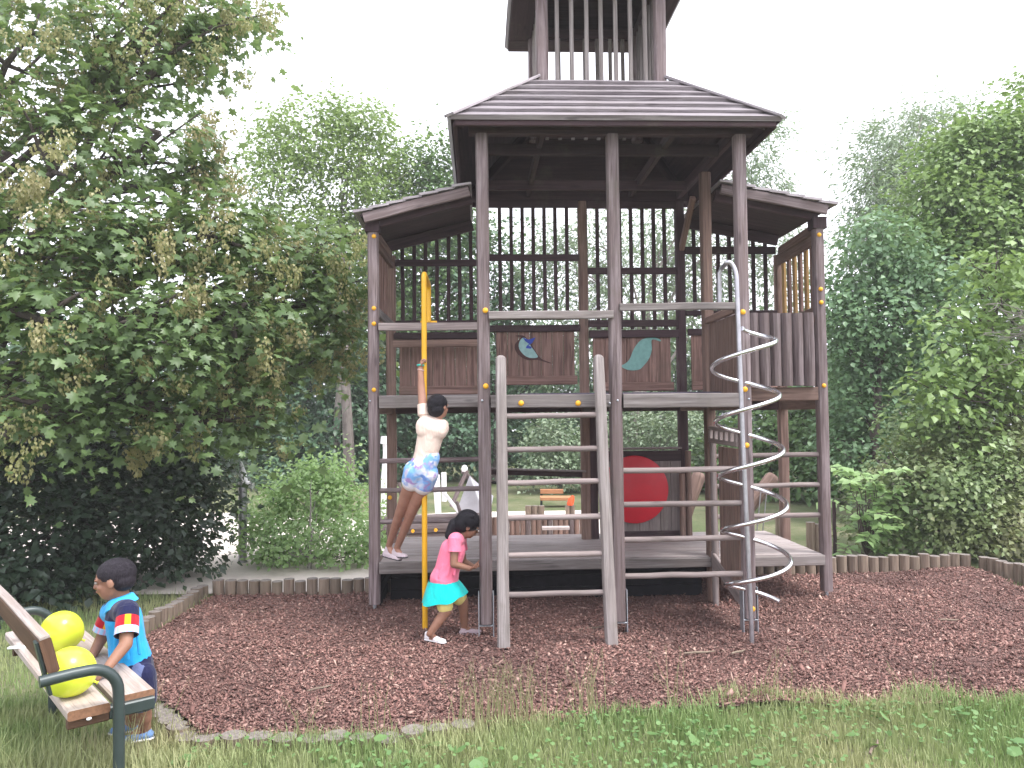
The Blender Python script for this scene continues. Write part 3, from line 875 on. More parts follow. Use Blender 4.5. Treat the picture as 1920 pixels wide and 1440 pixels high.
# ---- lower side wall: boards with a pierced top strip, thin pole, slanting stringer
def low_side(mb):
    for i in range(4):
        v = .14 + i * .115
        mb.beam((UC - .03, v, .22), (UC - .03, v, 1.36), .11, .024, up=(1, 0, 0), ch=.003)
ls = single('board_panel', M['warm'], low_side)
def fret(mb):
    mb.beam((UC - .03, .08, 1.395), (UC - .03, .80, 1.405), .03, .04); mb.beam((UC - .03, .08, 1.50), (UC - .03, .80, 1.51), .03, .035)
    for i in range(6):
        v = .11 + i * .134
        mb.beam((UC - .03, v, 1.41), (UC - .03, v, 1.49), .05, .03, up=(1, 0, 0), ch=.002)
single('pierced_strip', M['rung'], fret, ls)
q = tp(1340, 960, .74)
single('post', M['rung'], lambda mb: mb.post((q.x, .76, .0), (q.x, .76, 1.40), .027, 10, sq=1))
bm((UC - .03, .80, .40), (UC - .03, .06, .22), .03, .12, 'rung', 'stringer')
# ---- yellow bolt caps
def cap(px, py, v, face=(0, -1, 0), r=.021):
    q = tp(px, py, v)
    f = Vector(face)
    c = Vector((q.x, v, q.z))
    single('bolt_cap', M['cap'], lambda mb: mb.tube([c - f * .012, c + f * .002, c + f * .009, c + f * .013], [r, r, r * .8, r * .35], 14))
for px, py in ((910, 582), (911, 724), (1393, 585), (1397, 730), (1400, 835), (1411, 1142)): cap(px, py, -PR)
for px, py in ((701, 443), (701, 578), (701, 607), (701, 731), (1536, 440), (1539, 542), (1540, 567), (1545, 723)): cap(px, py, VM - PR, r=.019)
for px, py in ((977, 756), (1084, 756)): cap(px, py, -.048)
cap(731, 933, VB - PR)
# small screw heads
for px, py, v in ((904, 751, -PR), (1143, 756, -PR), (1158, 751, -PR), (1404, 748, -PR), (694, 752, VM - PR)):
    q = tp(px, py, v)
    single('screw_head', M['steel'], lambda mb: mb.sphere((q.x, v - .002, q.z), .009, 8, 6))
# ---- ladder
ladder = bpy.data.objects.new('ladder', None); COL.objects.link(ladder); ladder.parent = TW
def stile(u0, u1):
    return single('stile', M['grey'], lambda mb: mb.post((u0, -.345, .025), (u1, -.095, 2.055), .0445, 14, sq=.5, wob=.002, taper=.86, dome=.03), ladder)
stile(.118, .125); stile(.876, .852)
for z in (.375, .643, .902, 1.152, 1.388, 1.632):
    t = (z - .025) / 2.03
    v = -.345 + .25 * t
    rung((.15, v, z), (.835, v, z + .004), .0205, ladder)
for u in (.125, .852):
    single('bolt', M['steel'], lambda mb: mb.tube([(u, -.105, 1.99), (u, -.02, 1.99)], .009, 8), ladder)
# ---- spiral climber
SP = bpy.data.objects.new('spiral_climber', None); COL.objects.link(SP); SP.parent = TW
pb, pt_ = tp(1410, 1212, -.255), tp(1381, 515, -.255)
def pole(mb):
    pts = [Vector((pb.x, -.255, -.05)), Vector((pb.x, -.255, .1)), Vector((pt_.x + .02, -.255, 1.4)), Vector((pt_.x, -.255, 2.60))]
    top = tp(1371, 489, -.23)
    for t in ra(0, 1, 9):
        a = t * math.pi * .55
        pts.append(Vector((pt_.x - .055 * (1 - math.cos(a)), -.255 + .015 * math.sin(a), 2.62 + .125 * math.sin(a))))
    e = tp(1348, 505, -.03)
    pts += [Vector((e.x + .012, -.06, 2.735)), Vector((e.x, -.04, 2.70)), Vector((e.x - .004, -.04, 2.44))]
    mb.tube(pts, .0165, 12)
single('pole', M['dullsteel'], pole, SP)
def helix(mb):
    pts = []
    pitch, turns = .395, 5.10
    z0 = 2.182 + .19 * pitch; z1 = z0 - turns * pitch
    n = int(turns * 40)
    for i in range(n + 1):
        t = i / n
        z = z0 + (z1 - z0) * t
        a = 2 * math.pi * (.19 - turns * t)        # starts at the back, winds right, front, left
        cx = 1.884 + .088 * (1 - (z - .3) / 2.0)
        r = .230 if t > .04 else .230 * (t / .04) ** .5 * .9 + .02
        pts.append((cx + r * math.cos(a), -.25 + r * math.sin(a), z))
    mb.tube(pts, .0165, 12)
single('spiral', M['chrome'], helix, SP)
# ---- yellow slide pole
def fire(mb):
    w = tp(797, 1178, .246); q = tp(795, 530, .246)
    pts = [(w.x, .246, -.05), (w.x, .246, .5), (q.x, .246, 2.68)]
    for t in ra(0, 1, 8):
        a = t * math.pi / 2
        pts.append((q.x, .246 + .06 * (1 - math.cos(a)), 2.70 + .06 * math.sin(a)))
    z2 = VM - .05
    for t in ra(0, 1, 8):
        a = t * math.pi / 2
        pts.append((q.x - .0, z2 - .06 + .06 * math.sin(a), 2.70 + .06 * math.cos(a)))
    pts.append((q.x, z2, 2.44))
    mb.tube(pts, .021, 14)
    mb.tube([(q.x - .07, z2, 2.442), (q.x + .07, z2, 2.442)], .01, 8)
FP = single('slide_pole', M['yellow'], fire)
#@@BITS
# ------------------------------------------------------------------ log edging round the mulch bed
def edging(name, label, pts, rlog=.052, ztop=.16, jit=.012, flat=False, seed=1):
    pts = [Vector((x, y, 0)) for x, y in pts]
    o = thing(name, label, 'edging', pts[0])
    rnd = random.Random(seed)
    L = [0]
    for a, b in zip(pts, pts[1:]): L.append(L[-1] + (b - a).length)
    n = int(L[-1] / (2 * rlog))
    for i in range(n):
        s = (i + .5) * L[-1] / n
        k = max(j for j in range(len(pts) - 1) if L[j] <= s)
        c = pts[k].lerp(pts[k + 1], (s - L[k]) / (L[k + 1] - L[k])) - pts[0]
        r = rlog * rnd.uniform(.95, 1.03)
        top = ztop + rnd.uniform(-jit, jit)
        mb = MB()
        q = Vector((rnd.uniform(-.006, .006), rnd.uniform(-.006, .006), 0))
        mb.post(c + Vector((0, 0, -.08)), c + q + Vector((0, 0, top)), r, 12, sq=1, seg=2, wob=.001, capmi=1)
        mb.build('log', [M['log'], M['logtop']], o)
    return o
edging('log_edging', 'low log edging along the back of the bark bed, left of the tower', [(-2.80, 7.26), (-.75, 7.30)], ztop=.125, seed=2)
edging('log_edging', 'low log edging along the back of the bark bed, right of the tower', [(1.95, 7.74), (4.62, 7.90)], ztop=.18, seed=3)
edging('log_edging', 'log edging turning towards the viewer at the right edge, under the olive bush', [(4.70, 7.86), (4.86, 6.9), (5.0, 5.6)], ztop=.175, seed=4)
edging('log_edging', 'log edging slanting down the left side of the bark bed, behind the boy', [(-2.86, 7.20), (-2.86, 5.9), (-2.42, 4.9)], ztop=.10, seed=5)
edging('log_edging', 'weathered log ends nearly flush with the ground beside the bench and the boy\'s feet', [(-2.36, 4.80), (-1.66, 4.02), (-.64, 4.03), (-.22, 4.19)], rlog=.066, ztop=.014, jit=.012, seed=6)

# ------------------------------------------------------------------ bench, balloons, phone
BO = Vector((-1.871, 3.293, 0)); BZ = math.atan2(.755, -.656)      # local x runs along the seat, away from the viewer; -y is the front
bench = thing('park_bench', 'weathered plank park bench with dark green curved steel arms, cut by the left edge', 'bench', BO, BZ)
bx = lambda s, t, z: Vector((s, -t, z))
SEATZ = .42
def bpart(name, mat, fn, par=None):
    mb = MB(); fn(mb); return mb.build(name, M[mat] if isinstance(mat, str) else [M[k] for k in mat], par or bench)
M['benchwood'] = wood('worn_bench_planks', (.42, .37, .35), (.29, .24, .22), (.36, .29, .24), streak=.5)
M['endgrain'] = plain('brown_end_grain', (.22, .11, .06), .8, 0, .25, 60)
M['benchback'] = wood('brown_bench_back', (.14, .075, .045), (.08, .042, .026), (.11, .06, .037))
bpart('seat_plank', ('benchwood', 'endgrain'), lambda mb: mb.beam(bx(0, .075, SEATZ - .02), bx(1.62, .075, SEATZ - .02), .165, .042, ch=.007, seg=5, wob=.002, capmi=1))
bpart('seat_plank', ('benchwood', 'endgrain'), lambda mb: mb.beam(bx(.05, .268, SEATZ - .02), bx(1.62, .268, SEATZ - .02), .17, .042, ch=.007, seg=5, wob=.002, capmi=1))
bpart('backrest', 'benchback', lambda mb: mb.beam(bx(0, -.075, .668), bx(1.62, -.075, .668), .045, .15, up=(0, .25, 1), ch=.007, seg=5, wob=.002))
bpart('weathered_top', 'benchwood', lambda mb: mb.beam(bx(0.0, -.0935, .745), bx(1.62, -.0935, .745), .040, .010, up=(0, .25, 1), ch=.003, seg=5, wob=.001))
for s in (-.055, 1.30):
    def arm(mb):
        pts = [bx(s, -.12, .585), bx(s, 0, .592), bx(s, .06, .592)]
        for k in range(1, 9):
            a = k / 8 * math.pi / 2
            pts.append(bx(s, .06 + .115 * math.sin(a), .592 - .115 * (1 - math.cos(a))))
        pts += [bx(s, .178, .36), bx(s, .18, -.12)]
        mb.tube(pts, .0235, 14)
    bpart('armrest', 'greensteel', arm)
    bpart('seat_support', 'greensteel', lambda mb: mb.beam(bx(s + .10, .16, .367), bx(s + .10, .345, .367), .05, .055))
    bpart('seat_support', 'benchback', lambda mb: mb.beam(bx(s + .10, .0, .366), bx(s + .10, .158, .366), .045, .06))
    bpart('back_support', 'greensteel', lambda mb: mb.beam(bx(s + .10, -.065, .50), bx(s + .10, -.118, .725), .06, .014, up=(0, 1, 0)))
bpart('bolt_head', 'white', lambda mb: mb.sphere(bx(.004, .075, .372), (.006, .011, .008), 10, 8))
def balloon(px, py, rpx, label):
    d = ray(px, py)
    # resting on the seat: centre height = seat + radius
    Y = 3.0
    for _ in range(60):
        r = rpx * Y / FPX
        z = at(px, py, Y).z
        Y += (z - (SEATZ + r * .985)) * 1.6
    c = at(px, py, Y); r = rpx * Y / FPX
    o = thing('balloon', label, 'balloon', Vector((c.x, c.y, SEATZ)))
    mb = MB(); n = 28; rs = []
    ax = Vector((.55, .25, -.35)).normalized()
    a = ax.orthogonal().normalized(); b = ax.cross(a)
    prof = []
    for i in range(n + 1):
        th = math.pi * i / n
        zz = -math.cos(th); rr = math.sin(th)
        if zz > 0: zz *= 1.06; rr *= (1 - .06 * zz * zz)
        prof.append((zz * .985, max(rr, .012)))
    for zz, rr in prof:
        rs.append([Vector((0, 0, r * .99)) + ax * zz * r + (a * math.cos(6.28318 * k / 32) + b * math.sin(6.28318 * k / 32)) * rr * r for k in range(32)])
    mb.rings(rs, [i * .01 for i in range(n + 1)])
    mb.build('skin', M['balloon'], o)
    tip = Vector((0, 0, r * .99)) + ax * r * 1.03
    single('knot', M['balloon'], lambda m2: m2.tube([tip - ax * .004, tip + ax * .004, tip + ax * .012, tip + ax * .018], [.004, .006, .004, .009], 12), o)
balloon(130, 1260, 45, 'nearer yellow green balloon, under the curved bench arm')
balloon(115, 1184, 37, 'farther yellow green balloon, resting higher in the picture behind the backrest')
pc = gnd(45, 1213, SEATZ + .005)
ph = single('phone', M['white'], lambda mb: mb.beam((-.075, 0, .0045), (.075, 0, .0045), .036, .009, ch=.004), None)
ph.parent = None; ph.location = (pc.x, pc.y, SEATZ + .001); ph.rotation_euler = (0, 0, R(12))
tag(ph, 'flat white slip lying on the rear seat plank of the bench', 'slip'); ph.name = 'white_slip'

# ------------------------------------------------------------------ playground beyond the tower
def simple(name, label, cat, mat, fn, base=(0, 0, 0), group=None):
    mb = MB(); fn(mb); o = mb.build(name, M[mat] if isinstance(mat, str) else mat)
    o.location = base
    return tag(o, label, cat, group)
# log wall of the sandpit
def pit():
    b = gnd(950, 1003)
    o = thing('log_wall', 'reddish brown upright log wall of the sandpit, seen between the ladder rungs', 'log wall', b)
    e = gnd(1092, 1001); n = 15
    for i in range(-3, n):
        c = (e - b) * (i / (n - 1))
        mb = MB(); h = .245 + random.uniform(-.008, .008)
        mb.post(c + Vector((0, 0, -.05)), c + Vector((0, 0, h)), .037, 10, sq=1, seg=2, capmi=1)
        mb.build('log', [M['warm'] if i % 4 else M['post'], M['logtop']], o)
pit()
pb_ = gnd(1042, 999, .43)
for x0, x1, yb, h, lab in ((985, 1021, 968, .17, 'three short log stumps standing on the pale sand'), (1060, 1078, 970, .19, 'short log stump with an orange toy on top')):
    b = gnd(x0, yb); o = thing('log_stump', lab, 'stump', b); e = gnd(x1, yb)
    n = 3 if x1 - x0 > 30 else 2
    for i in range(n):
        c = (e - b) * ((i + .5) / n)
        mb = MB(); mb.post(c + Vector((0, 0, -.05)), c + Vector((0, 0, h)), (e - b).length / n / 2, 12, sq=1, seg=2, capmi=1)
        mb.build('log', [M['log'], M['logtop']], o)
tc_ = gnd(1067, 970); tz = .19
simple('toy_cone', 'small orange red toy on the log stump by the far bench', 'toy', 'orangetoy', lambda mb: mb.tube([(0, 0, 0), (0, 0, .02), (.02, 0, .09), (.05, 0, .15)], [.05, .055, .05, .02], 12), (tc_.x + .02, tc_.y, tz))
simple('plank_step', 'pale plank lying at the foot of the log wall', 'plank', 'deck', lambda mb: mb.beam((-.18, 0, 0), (.18, 0, 0), .12, .04), tuple(gnd(1042, 990, .13)))
# far orange bench
def far_bench():
    b = gnd(1038, 947); o = thing('orange_bench', 'far orange slatted bench on the grass, seen through the ladder', 'bench', b)
    k = b.y / FPX; P = lambda x, y, d=0: at(x, y, b.y + d) - b
    for y0, y1, x1, nm, d in ((917, 926, 1056, 'backrest', .32), (931, 937, 1071, 'seat', 0)):
        a, e = P(1013, (y0 + y1) / 2, d), P(x1, (y0 + y1) / 2, d)
        single(nm, M['orangewood'], lambda mb: mb.beam(a, e, .04 if nm == 'backrest' else .3, (y1 - y0) * k), o)
    for x in (1015, 1069):
        a = P(x, 936, .05)
        single('leg', M['greensteel'], lambda mb: mb.beam((a.x, .05, -.02), (a.x, .05, a.z), .04, .04, up=(0, 1, 0)), o)
    a = P(1015, 920, .32)
    single('leg', M['greensteel'], lambda mb: mb.beam((a.x, .34, -.02), (a.x, .34, a.z), .04, .04, up=(0, 1, 0)), o)
far_bench()
# white posts and rails of a rope bridge
wb = gnd(830, 985)
def wp_(pts, r): return lambda mb: mb.tube([p - wb for p in pts], r, 12)
YW = wb.y
simple('white_post', 'tall white post with a knob beside the left tower post', 'post', 'white', lambda mb: (mb.tube([at(719, 985, YW) - wb, at(720, 900, YW) - wb, at(722, 850, YW) - wb, at(722, 832, YW) - wb], [.03, .045, .03, .035], 12), mb.tube([at(720, 832, YW) - wb, at(720, 818, YW) - wb], [.055, .045], 12)), tuple(wb))
simple('white_post', 'white post leaning left of the grey tent, front one of a pair', 'post', 'white', lambda mb: mb.tube([at(822, 968, YW) - wb, at(820, 930, YW) - wb, at(818, 905, YW) - wb, at(818, 890, YW) - wb], [.045, .05, .055, .05], 12), tuple(wb))
simple('white_post', 'slimmer white post, rear one of the pair left of the grey tent', 'post', 'white', lambda mb: mb.tube([at(833, 940, YW + .3) - wb, at(832, 886, YW + .3) - wb], .04, 12), tuple(wb))
simple('white_rail', 'slanting pale rail running from the white posts to the grey tent', 'rail', 'offwhite', lambda mb: (mb.beam(at(831, 922, YW) - wb, at(862, 962, YW) - wb, .05, .05)), tuple(wb))
def tent():
    b = gnd(880, 985); b = Vector((b.x, b.y + .6, 0)); Y = b.y
    o = thing('canvas_slide', 'grey canvas sided climbing frame with a white cap on its ridge, behind the running girl', 'climbing frame', b)
    P = lambda x, y, d=0: at(x, y, Y + d) - b
    apex = P(874, 886)
    single('pole', M['post'], lambda mb: mb.tube([P(846, 950), apex, apex + (apex - P(846, 950)) * .06], .035, 10), o)
    single('pole', M['post'], lambda mb: mb.tube([P(868, 883), P(912, 930, .4)], .04, 10), o)
    single('ridge_cap', M['white'], lambda mb: mb.sphere(P(871, 879), (.05, .05, .06), 12, 8), o)
    def canvas(mb):
        A, Bq, C, D = P(880, 893), P(846, 985), P(915, 985), P(925, 930, .3)
        mb.rings([[A, A + Vector((0, .03, 0)), A + Vector((.02, .03, 0))], [Bq.lerp(C, .0), Bq + Vector((0, .03, 0)), Bq + Vector((.02, .03, 0))]], [0, .6], closed=True)
        v = [A, Bq, C, D]
        base = len(mb.v); mb.v += [tuple(p) for p in v] + [tuple(p + Vector((0, .02, 0))) for p in v]
        q = [(0, 0)] * 4
        mb.face((base, base + 1, base + 2, base + 3), q); mb.face((base + 7, base + 6, base + 5, base + 4), q)
        for i in range(4):
            j = (i + 1) % 4
            mb.face((base + j, base + i, base + 4 + i, base + 4 + j), q)
    single('canvas', M['canvas'], canvas, o)
    single('pale_strap', M['offwhite'], lambda mb: mb.beam(P(884, 896, -.05), P(902, 946, -.05), .06, .01), o)
tent()
def beams():
    b = gnd(800, 1012); o = thing('log_platform', 'low platform of grey logs with orange caps behind the girls', 'platform', b)
    P = lambda x, y, d=0: at(x, y, b.y + d) - b
    for x0, y0, x1, y1, r in ((708, 975, 905, 968, .05), (708, 993, 905, 984, .075), (708, 1007, 905, 1003, .05)):
        single('log', M['post'], lambda mb: mb.post(P(x0, y0), P(x1, y1), r, 12, sq=1), o)
    for x, y in ((774, 996), (817, 994)):
        c = P(x, y, -.08)
        single('bolt_cap', M['cap'], lambda mb: mb.tube([c, c - Vector((0, .02, 0))], [.025, .02], 10), o)
    for x in (712, 780, 850, 900):
        c = P(x, 1000)
        single('leg', M['post'], lambda mb: mb.post((c.x, .05, -.06), (c.x, .05, c.z), .05, 10, sq=1), o)
    for x, y0, y1 in ((748, 905, 975), (770, 930, 975), (856, 940, 975)):
        c, e = P(x, y0, .3), P(x + 12, y1, .3)
        single('strut', M['post'], lambda mb: mb.tube([c, e], .025, 8), o)
beams()
# post with a white fitting, left of the shrub
def fitting(px, top, bot, lab, half=False):
    b = gnd(px, bot); o = thing('play_post', lab, 'post', b)
    P = lambda x, y: at(x, y, b.y) - b
    single('post', M['dullsteel'], lambda mb: mb.post((0, 0, -.05), P(px, top + 28), .05, 12, sq=1), o)
    single('fitting', M['offwhite'], lambda mb: (mb.tube([P(px - 4, top - 10), P(px, top + 12), P(px + 2, top + 30)], [.015, .04, .05], 10), mb.tube([P(px - 6, top + 30), P(px + 20, top + 36)], [.05, .04], 10)), o)
fitting(455, 875, 1052, 'grey post carrying a white fitting, left of the pale shrub')
# leaning logs with chains on the right
for x0, y0, x1, y1, Y, lab in ((1447, 897, 1395, 965, 10.6, 'thick log leaning up to the right with chains hanging from it'), (1310, 893, 1290, 985, 11.2, 'dark rounded log end leaning behind the thin post')):
    b = at(x1, y1, Y); b = Vector((b.x, Y, 0))
    o = thing('leaning_log', lab, 'log', b)
    a, e = at(x0, y0, Y) - b, at(x1, y1, Y) - b
    e = e + (e - a) * .6; e.z = max(e.z, -.05)
    single('trunk', M['warm'], lambda mb: mb.tube([a + (a - e).normalized() * .06, a + (a - e).normalized() * .04, a, (a + e) / 2, e], [.05, .08, .10, .085, .09], 14), o)
    if x0 > 1400:
        for cx in (1427, 1438):
            t0, t1 = at(cx, 918, Y - .1) - b, at(cx - 8, 1000, Y - .1) - b
            t1.z = max(t1.z, .02)
            single('chain', M['dullsteel'], lambda mb: mb.tube([t0, t0.lerp(t1, .5), t1], .008, 6), o)
for px, yb, h, lab in ((1462, 1008, .30, 'short pale post on the grass just left of the far right post'), (1521, 1042, .38, 'left of two short log posts at the deck corner'), (1534, 1042, .36, 'right of two short log posts at the deck corner'), (1566, 1045, .62, 'dark narrow post beside the right tower post')):
    b = gnd(px, yb)
    simple('log_post', lab, 'post', [M['dark'] if px > 1560 else M['log'], M['logtop']], lambda mb: mb.post((0, 0, -.05), (0, 0, h), .05 if px < 1560 else .02, 12, sq=1, capmi=1), tuple(b))

# ------------------------------------------------------------------ grass in front and along the edges
def grass():
    g = np.random.default_rng(5)
    def field(n, xr, yr):
        x = g.uniform(*xr, n); y = g.uniform(*yr, n)
        return x, y
    # keep to where turf grows: outside the bed (a little over its front edge)
    X, Y = [], []
    for n, xr, yr in ((120000, (-3.2, 4.2), (2.2, 4.62)), (16000, (-4.5, -2.4), (3.0, 7.3)), (5000, (3.9, 5.5), (4.2, 7.8))):
        x, y = field(n, xr, yr); X.append(x); Y.append(y)
    x, y = np.concatenate(X), np.concatenate(Y)
    edge = np.interp(x, [-4, -2.4, -1.6, -.6, -.3, .4, 1.6, 2.9, 4.6], [4.0, 4.7, 4.0, 3.98, 4.12, 4.28, 4.42, 4.36, 4.32])
    edge = edge + .06 * np.sin(5 * x) + .05 * np.sin(11 * x + 1) + np.where(x > .9, .10, 0) * (1 + np.sin(6.1 * x))
    ok = ~inside(x, y, BED) | ((y < edge) & (x > -.3))
    ok &= ~((x < -2.3) & inside(x, y, BED))
    x, y, edge = x[ok], y[ok], edge[ok]
    # taller unmown strip along the edging, and tufts
    strip = np.exp(-((y - edge + .10) / .16) ** 2) * (x > -.5)
    patch = .5 + .5 * np.sin(2.3 * x + 1.1 * np.sin(1.7 * y)) * np.sin(2.9 * y + 1.3 * x)
    h = g.gamma(7, .0052, len(x)) * (.7 + .6 * patch) * (1 + .7 * strip * (x > .8) + .5 * strip)
    h *= np.where((x < -1.3) & (y < 3.75), 2.3, 1)
    n = len(x)
    w = g.uniform(.002, .004, n)
    a = g.uniform(0, 2 * np.pi, n); lean = g.gamma(2, .2, n)
    dx, dy = np.cos(a), np.sin(a)
    P0 = np.stack([x, y, -.032 * np.ones(n)], -1)
    d = np.stack([dx, dy, np.zeros(n)], -1); s = np.stack([-dy, dx, np.zeros(n)], -1); up = np.array([0, 0, 1.])
    V = np.zeros((n, 7, 3))
    for i, t in enumerate((0, .4, .75)):
        c = P0 + d * (lean * h * t * t)[:, None] + up * ((h + .032) * (t - .18 * lean * t * t))[:, None]
        ww = (w * (1 - t * .75))[:, None]
        V[:, 2 * i] = c - s * ww; V[:, 2 * i + 1] = c + s * ww
    V[:, 6] = P0 + d * (lean * h)[:, None] + up * ((h + .032) * (1 - .18 * lean))[:, None]
    lo = (np.arange(n)[:, None] * 7 + np.array([0, 1, 3, 2, 2, 3, 5, 4, 4, 5, 6])[None]).ravel()
    o = np_mesh('grass', V, np.tile([4, 4, 3], n), lo, M['blade'])
    tag(o, kind='stuff')
    # clover and broad weed leaves
    n = 5200
    x = g.uniform(-1.6, 3.4, n); y = g.uniform(3.2, 4.35, n)
    den = .5 + .5 * np.sin(3.1 * x + 2) * np.sin(4.3 * y + x)
    e2 = np.interp(x, [-1.6, -.6, -.3, .4, 1.6, 2.9, 3.4], [4.0, 3.98, 4.12, 4.28, 4.42, 4.36, 4.3])
    k = (g.random(n) < den * .8) & (y < e2)
    x, y = x[k], y[k]; n = len(x)
    P = np.stack([x, y, g.uniform(.015, .06, n)], -1)
    c = leaves('clover', P, np.array([0, 0, 1.]) + g.normal(size=(n, 3)) * .35, g.normal(size=(n, 3)), np.where(g.random(n) < .03, .07, g.uniform(.014, .03, n)), (np.array([(0, 0, 0), (-.5, .35, .05), (-.4, .85, 0), (0, 1, -.05), (.4, .85, 0), (.5, .35, .05)]), [(0, 5, 4, 3), (0, 3, 2, 1)]), M['clover'])
    tag(c, kind='stuff')
grass()
def stalks():
    g = np.random.default_rng(6)
    spots = [(880, 1355, 20), (955, 1350, 24), (1000, 1345, 20), (1095, 1335, 22), (920, 1350, 16), (1265, 1325, 8), (700, 1370, 6), (590, 1385, 8), (300, 1380, 12), (1700, 1325, 8), (1450, 1320, 8), (255, 1420, 20), (170, 1430, 16)]
    for i, (px, py, n) in enumerate(spots):
        b = gnd(px, py)
        V, lo, cnt = [], [], []
        for k in range(n):
            o = Vector((g.normal() * .05, g.normal() * .04, -.01)); h = g.uniform(.14, .34)
            a = g.uniform(0, 6.28); le = g.uniform(.02, .12)
            w = .0028
            base = len(V)
            for t in (0, .5, 1):
                c = o + Vector((math.cos(a) * le * t * t, math.sin(a) * le * t * t, h * t))
                V += [c + Vector((w * (1.1 - t), 0, 0)), c - Vector((w * (1.1 - t), 0, 0))]
            lo += [base, base + 1, base + 3, base + 2, base + 2, base + 3, base + 5, base + 4]; cnt += [4, 4]
            for q in range(7):      # seed head
                c = o + Vector((math.cos(a) * le, math.sin(a) * le, h - q * .008)); j = len(V)
                s = Vector((g.normal() * .006, g.normal() * .006, .010))
                V += [c, c + s + Vector((.002, 0, 0)), c + s * 1.5]; lo += [j, j + 1, j + 2]; cnt += [3]
        t = np_mesh('grass_tuft', [tuple(v) for v in V], cnt, lo, M['drystalk'])
        t.location = b
        tag(t, kind='stuff')
stalks()

# ---- a few sticks lying on the bark
for px, py, ang, L, lab in ((1312, 1223, .1, .22, 'pale stick lying on the bark right of the ladder foot'), (1105, 1178, .35, .26, 'thin twig on the bark between the ladder stiles'), (1385, 1222, .5, .13, 'short pale splinter on the bark beside the spiral pole foot'),
                            (1780, 1162, -.2, .14, 'pale chip of wood on the bark far to the right'), (600, 1290, .6, .16, 'dry twig on the bark in front of the yellow pole'), (1640, 1400, .9, .18, 'brown straw lying in the front grass')):
    b0 = gnd(px, py, .022)
    def stick(mb):
        d = Vector((math.cos(ang), math.sin(ang), .02)); o = Vector((-d.y, d.x, 0))
        mb.tube([-d * L * .5, -d * L * .15 + o * .006, d * L * .2 - o * .004, d * L * .5 + o * .008], [.006, .008, .007, .003], 6)
    simple('fallen_stick', lab, 'stick', 'log', stick, tuple(b0))
#@@PEOPLE
# ------------------------------------------------------------------ people: each body is one continuous surface (merged volumes, remeshed and smoothed)
SK = {}
def skin(name, a, b_):
    m, n, l, b = nodes_of(name)
    tc = n.new('ShaderNodeTexCoord').outputs['Object']
    l.new(mixc(n, l, ramp(n, l, noise(n, l, tc, 12, 4), .35, .65), a, b_), b.inputs['Base Color'])
    b.inputs['Roughness'].default_value = .55
    b.inputs['Subsurface Weight'].default_value = .12
    b.inputs['Subsurface Radius'].default_value = (.02, .008, .004)
    b.inputs['Specular IOR Level'].default_value = .35
    return m
SK['tan'] = skin('tan_skin', (.34, .175, .125), (.41, .22, .16))
SK['brown'] = skin('brown_skin', (.235, .115, .075), (.29, .15, .10))
def hairmat(name, c):
    m, n, l, b = nodes_of(name)
    tc = n.new('ShaderNodeTexCoord').outputs['Object']
    f = noise(n, l, mapping(n, l, tc, (60, 60, 9)), 3, 5, .7)
    l.new(mixc(n, l, ramp(n, l, f, .35, .7), c, tuple(min(1, x * 2.2 + .004) for x in c)), b.inputs['Base Color'])
    b.inputs['Roughness'].default_value = .55
    b.inputs['Specular IOR Level'].default_value = .22
    bump(n, l, b, f, .9, .012)
    return m
HR = hairmat('black_hair', (.008, .007, .010))
HRS = hairmat('short_dark_hair', (.016, .013, .018))
CL = {k: cloth(k, c) for k, c in dict(cream_jersey=(.80, .64, .55), white_trim=(.75, .72, .74), pink_jersey=(.86, .20, .31), teal_cotton=(.008, .52, .50), pale_yellow_cotton=(.72, .62, .22),
      sky_blue_jersey=(.025, .34, .72), navy_jersey=(.012, .014, .05), red_band=(.45, .012, .025), yellow_band=(.80, .42, .02), pale_blue_band=(.35, .55, .80), pale_pink_band=(.66, .40, .56), orange_emblem=(.62, .17, .02), slate_blue_cotton=(.10, .125, .24), collar_blue=(.05, .44, .85),
      lilac_suede=(.56, .47, .50), dark_sole=(.05, .045, .05), pale_sole=(.72, .70, .70), blue_canvas=(.14, .24, .44), mauve_canvas=(.44, .34, .37), turquoise_band=(.05, .50, .42), rose_band=(.62, .42, .38)).items()}
def tiedye():
    m, n, l, b = nodes_of('tie_dye_cotton')
    tc = n.new('ShaderNodeTexCoord').outputs['Object']
    f1 = noise(n, l, tc, 9, 2, .5, .8); f2 = noise(n, l, tc, 13, 2, .5, .5); f3 = noise(n, l, tc, 17, 1)
    c = mixc(n, l, ramp(n, l, f1, .44, .58), (.22, .46, .85), (.74, .74, .84))
    c = mixc(n, l, ramp(n, l, f2, .54, .66), c, (.40, .26, .58))
    c = mixc(n, l, ramp(n, l, f3, .60, .72), c, (.14, .26, .62))
    l.new(c, b.inputs['Base Color']); b.inputs['Roughness'].default_value = .9
    return m
CL['tie_dye'] = tiedye()
EYEW, EYED = plain('eye_white', (.30, .26, .24), .4), plain('dark_eye', (.02, .013, .01), .2)
LIP = plain('lips', (.30, .12, .10), .5)

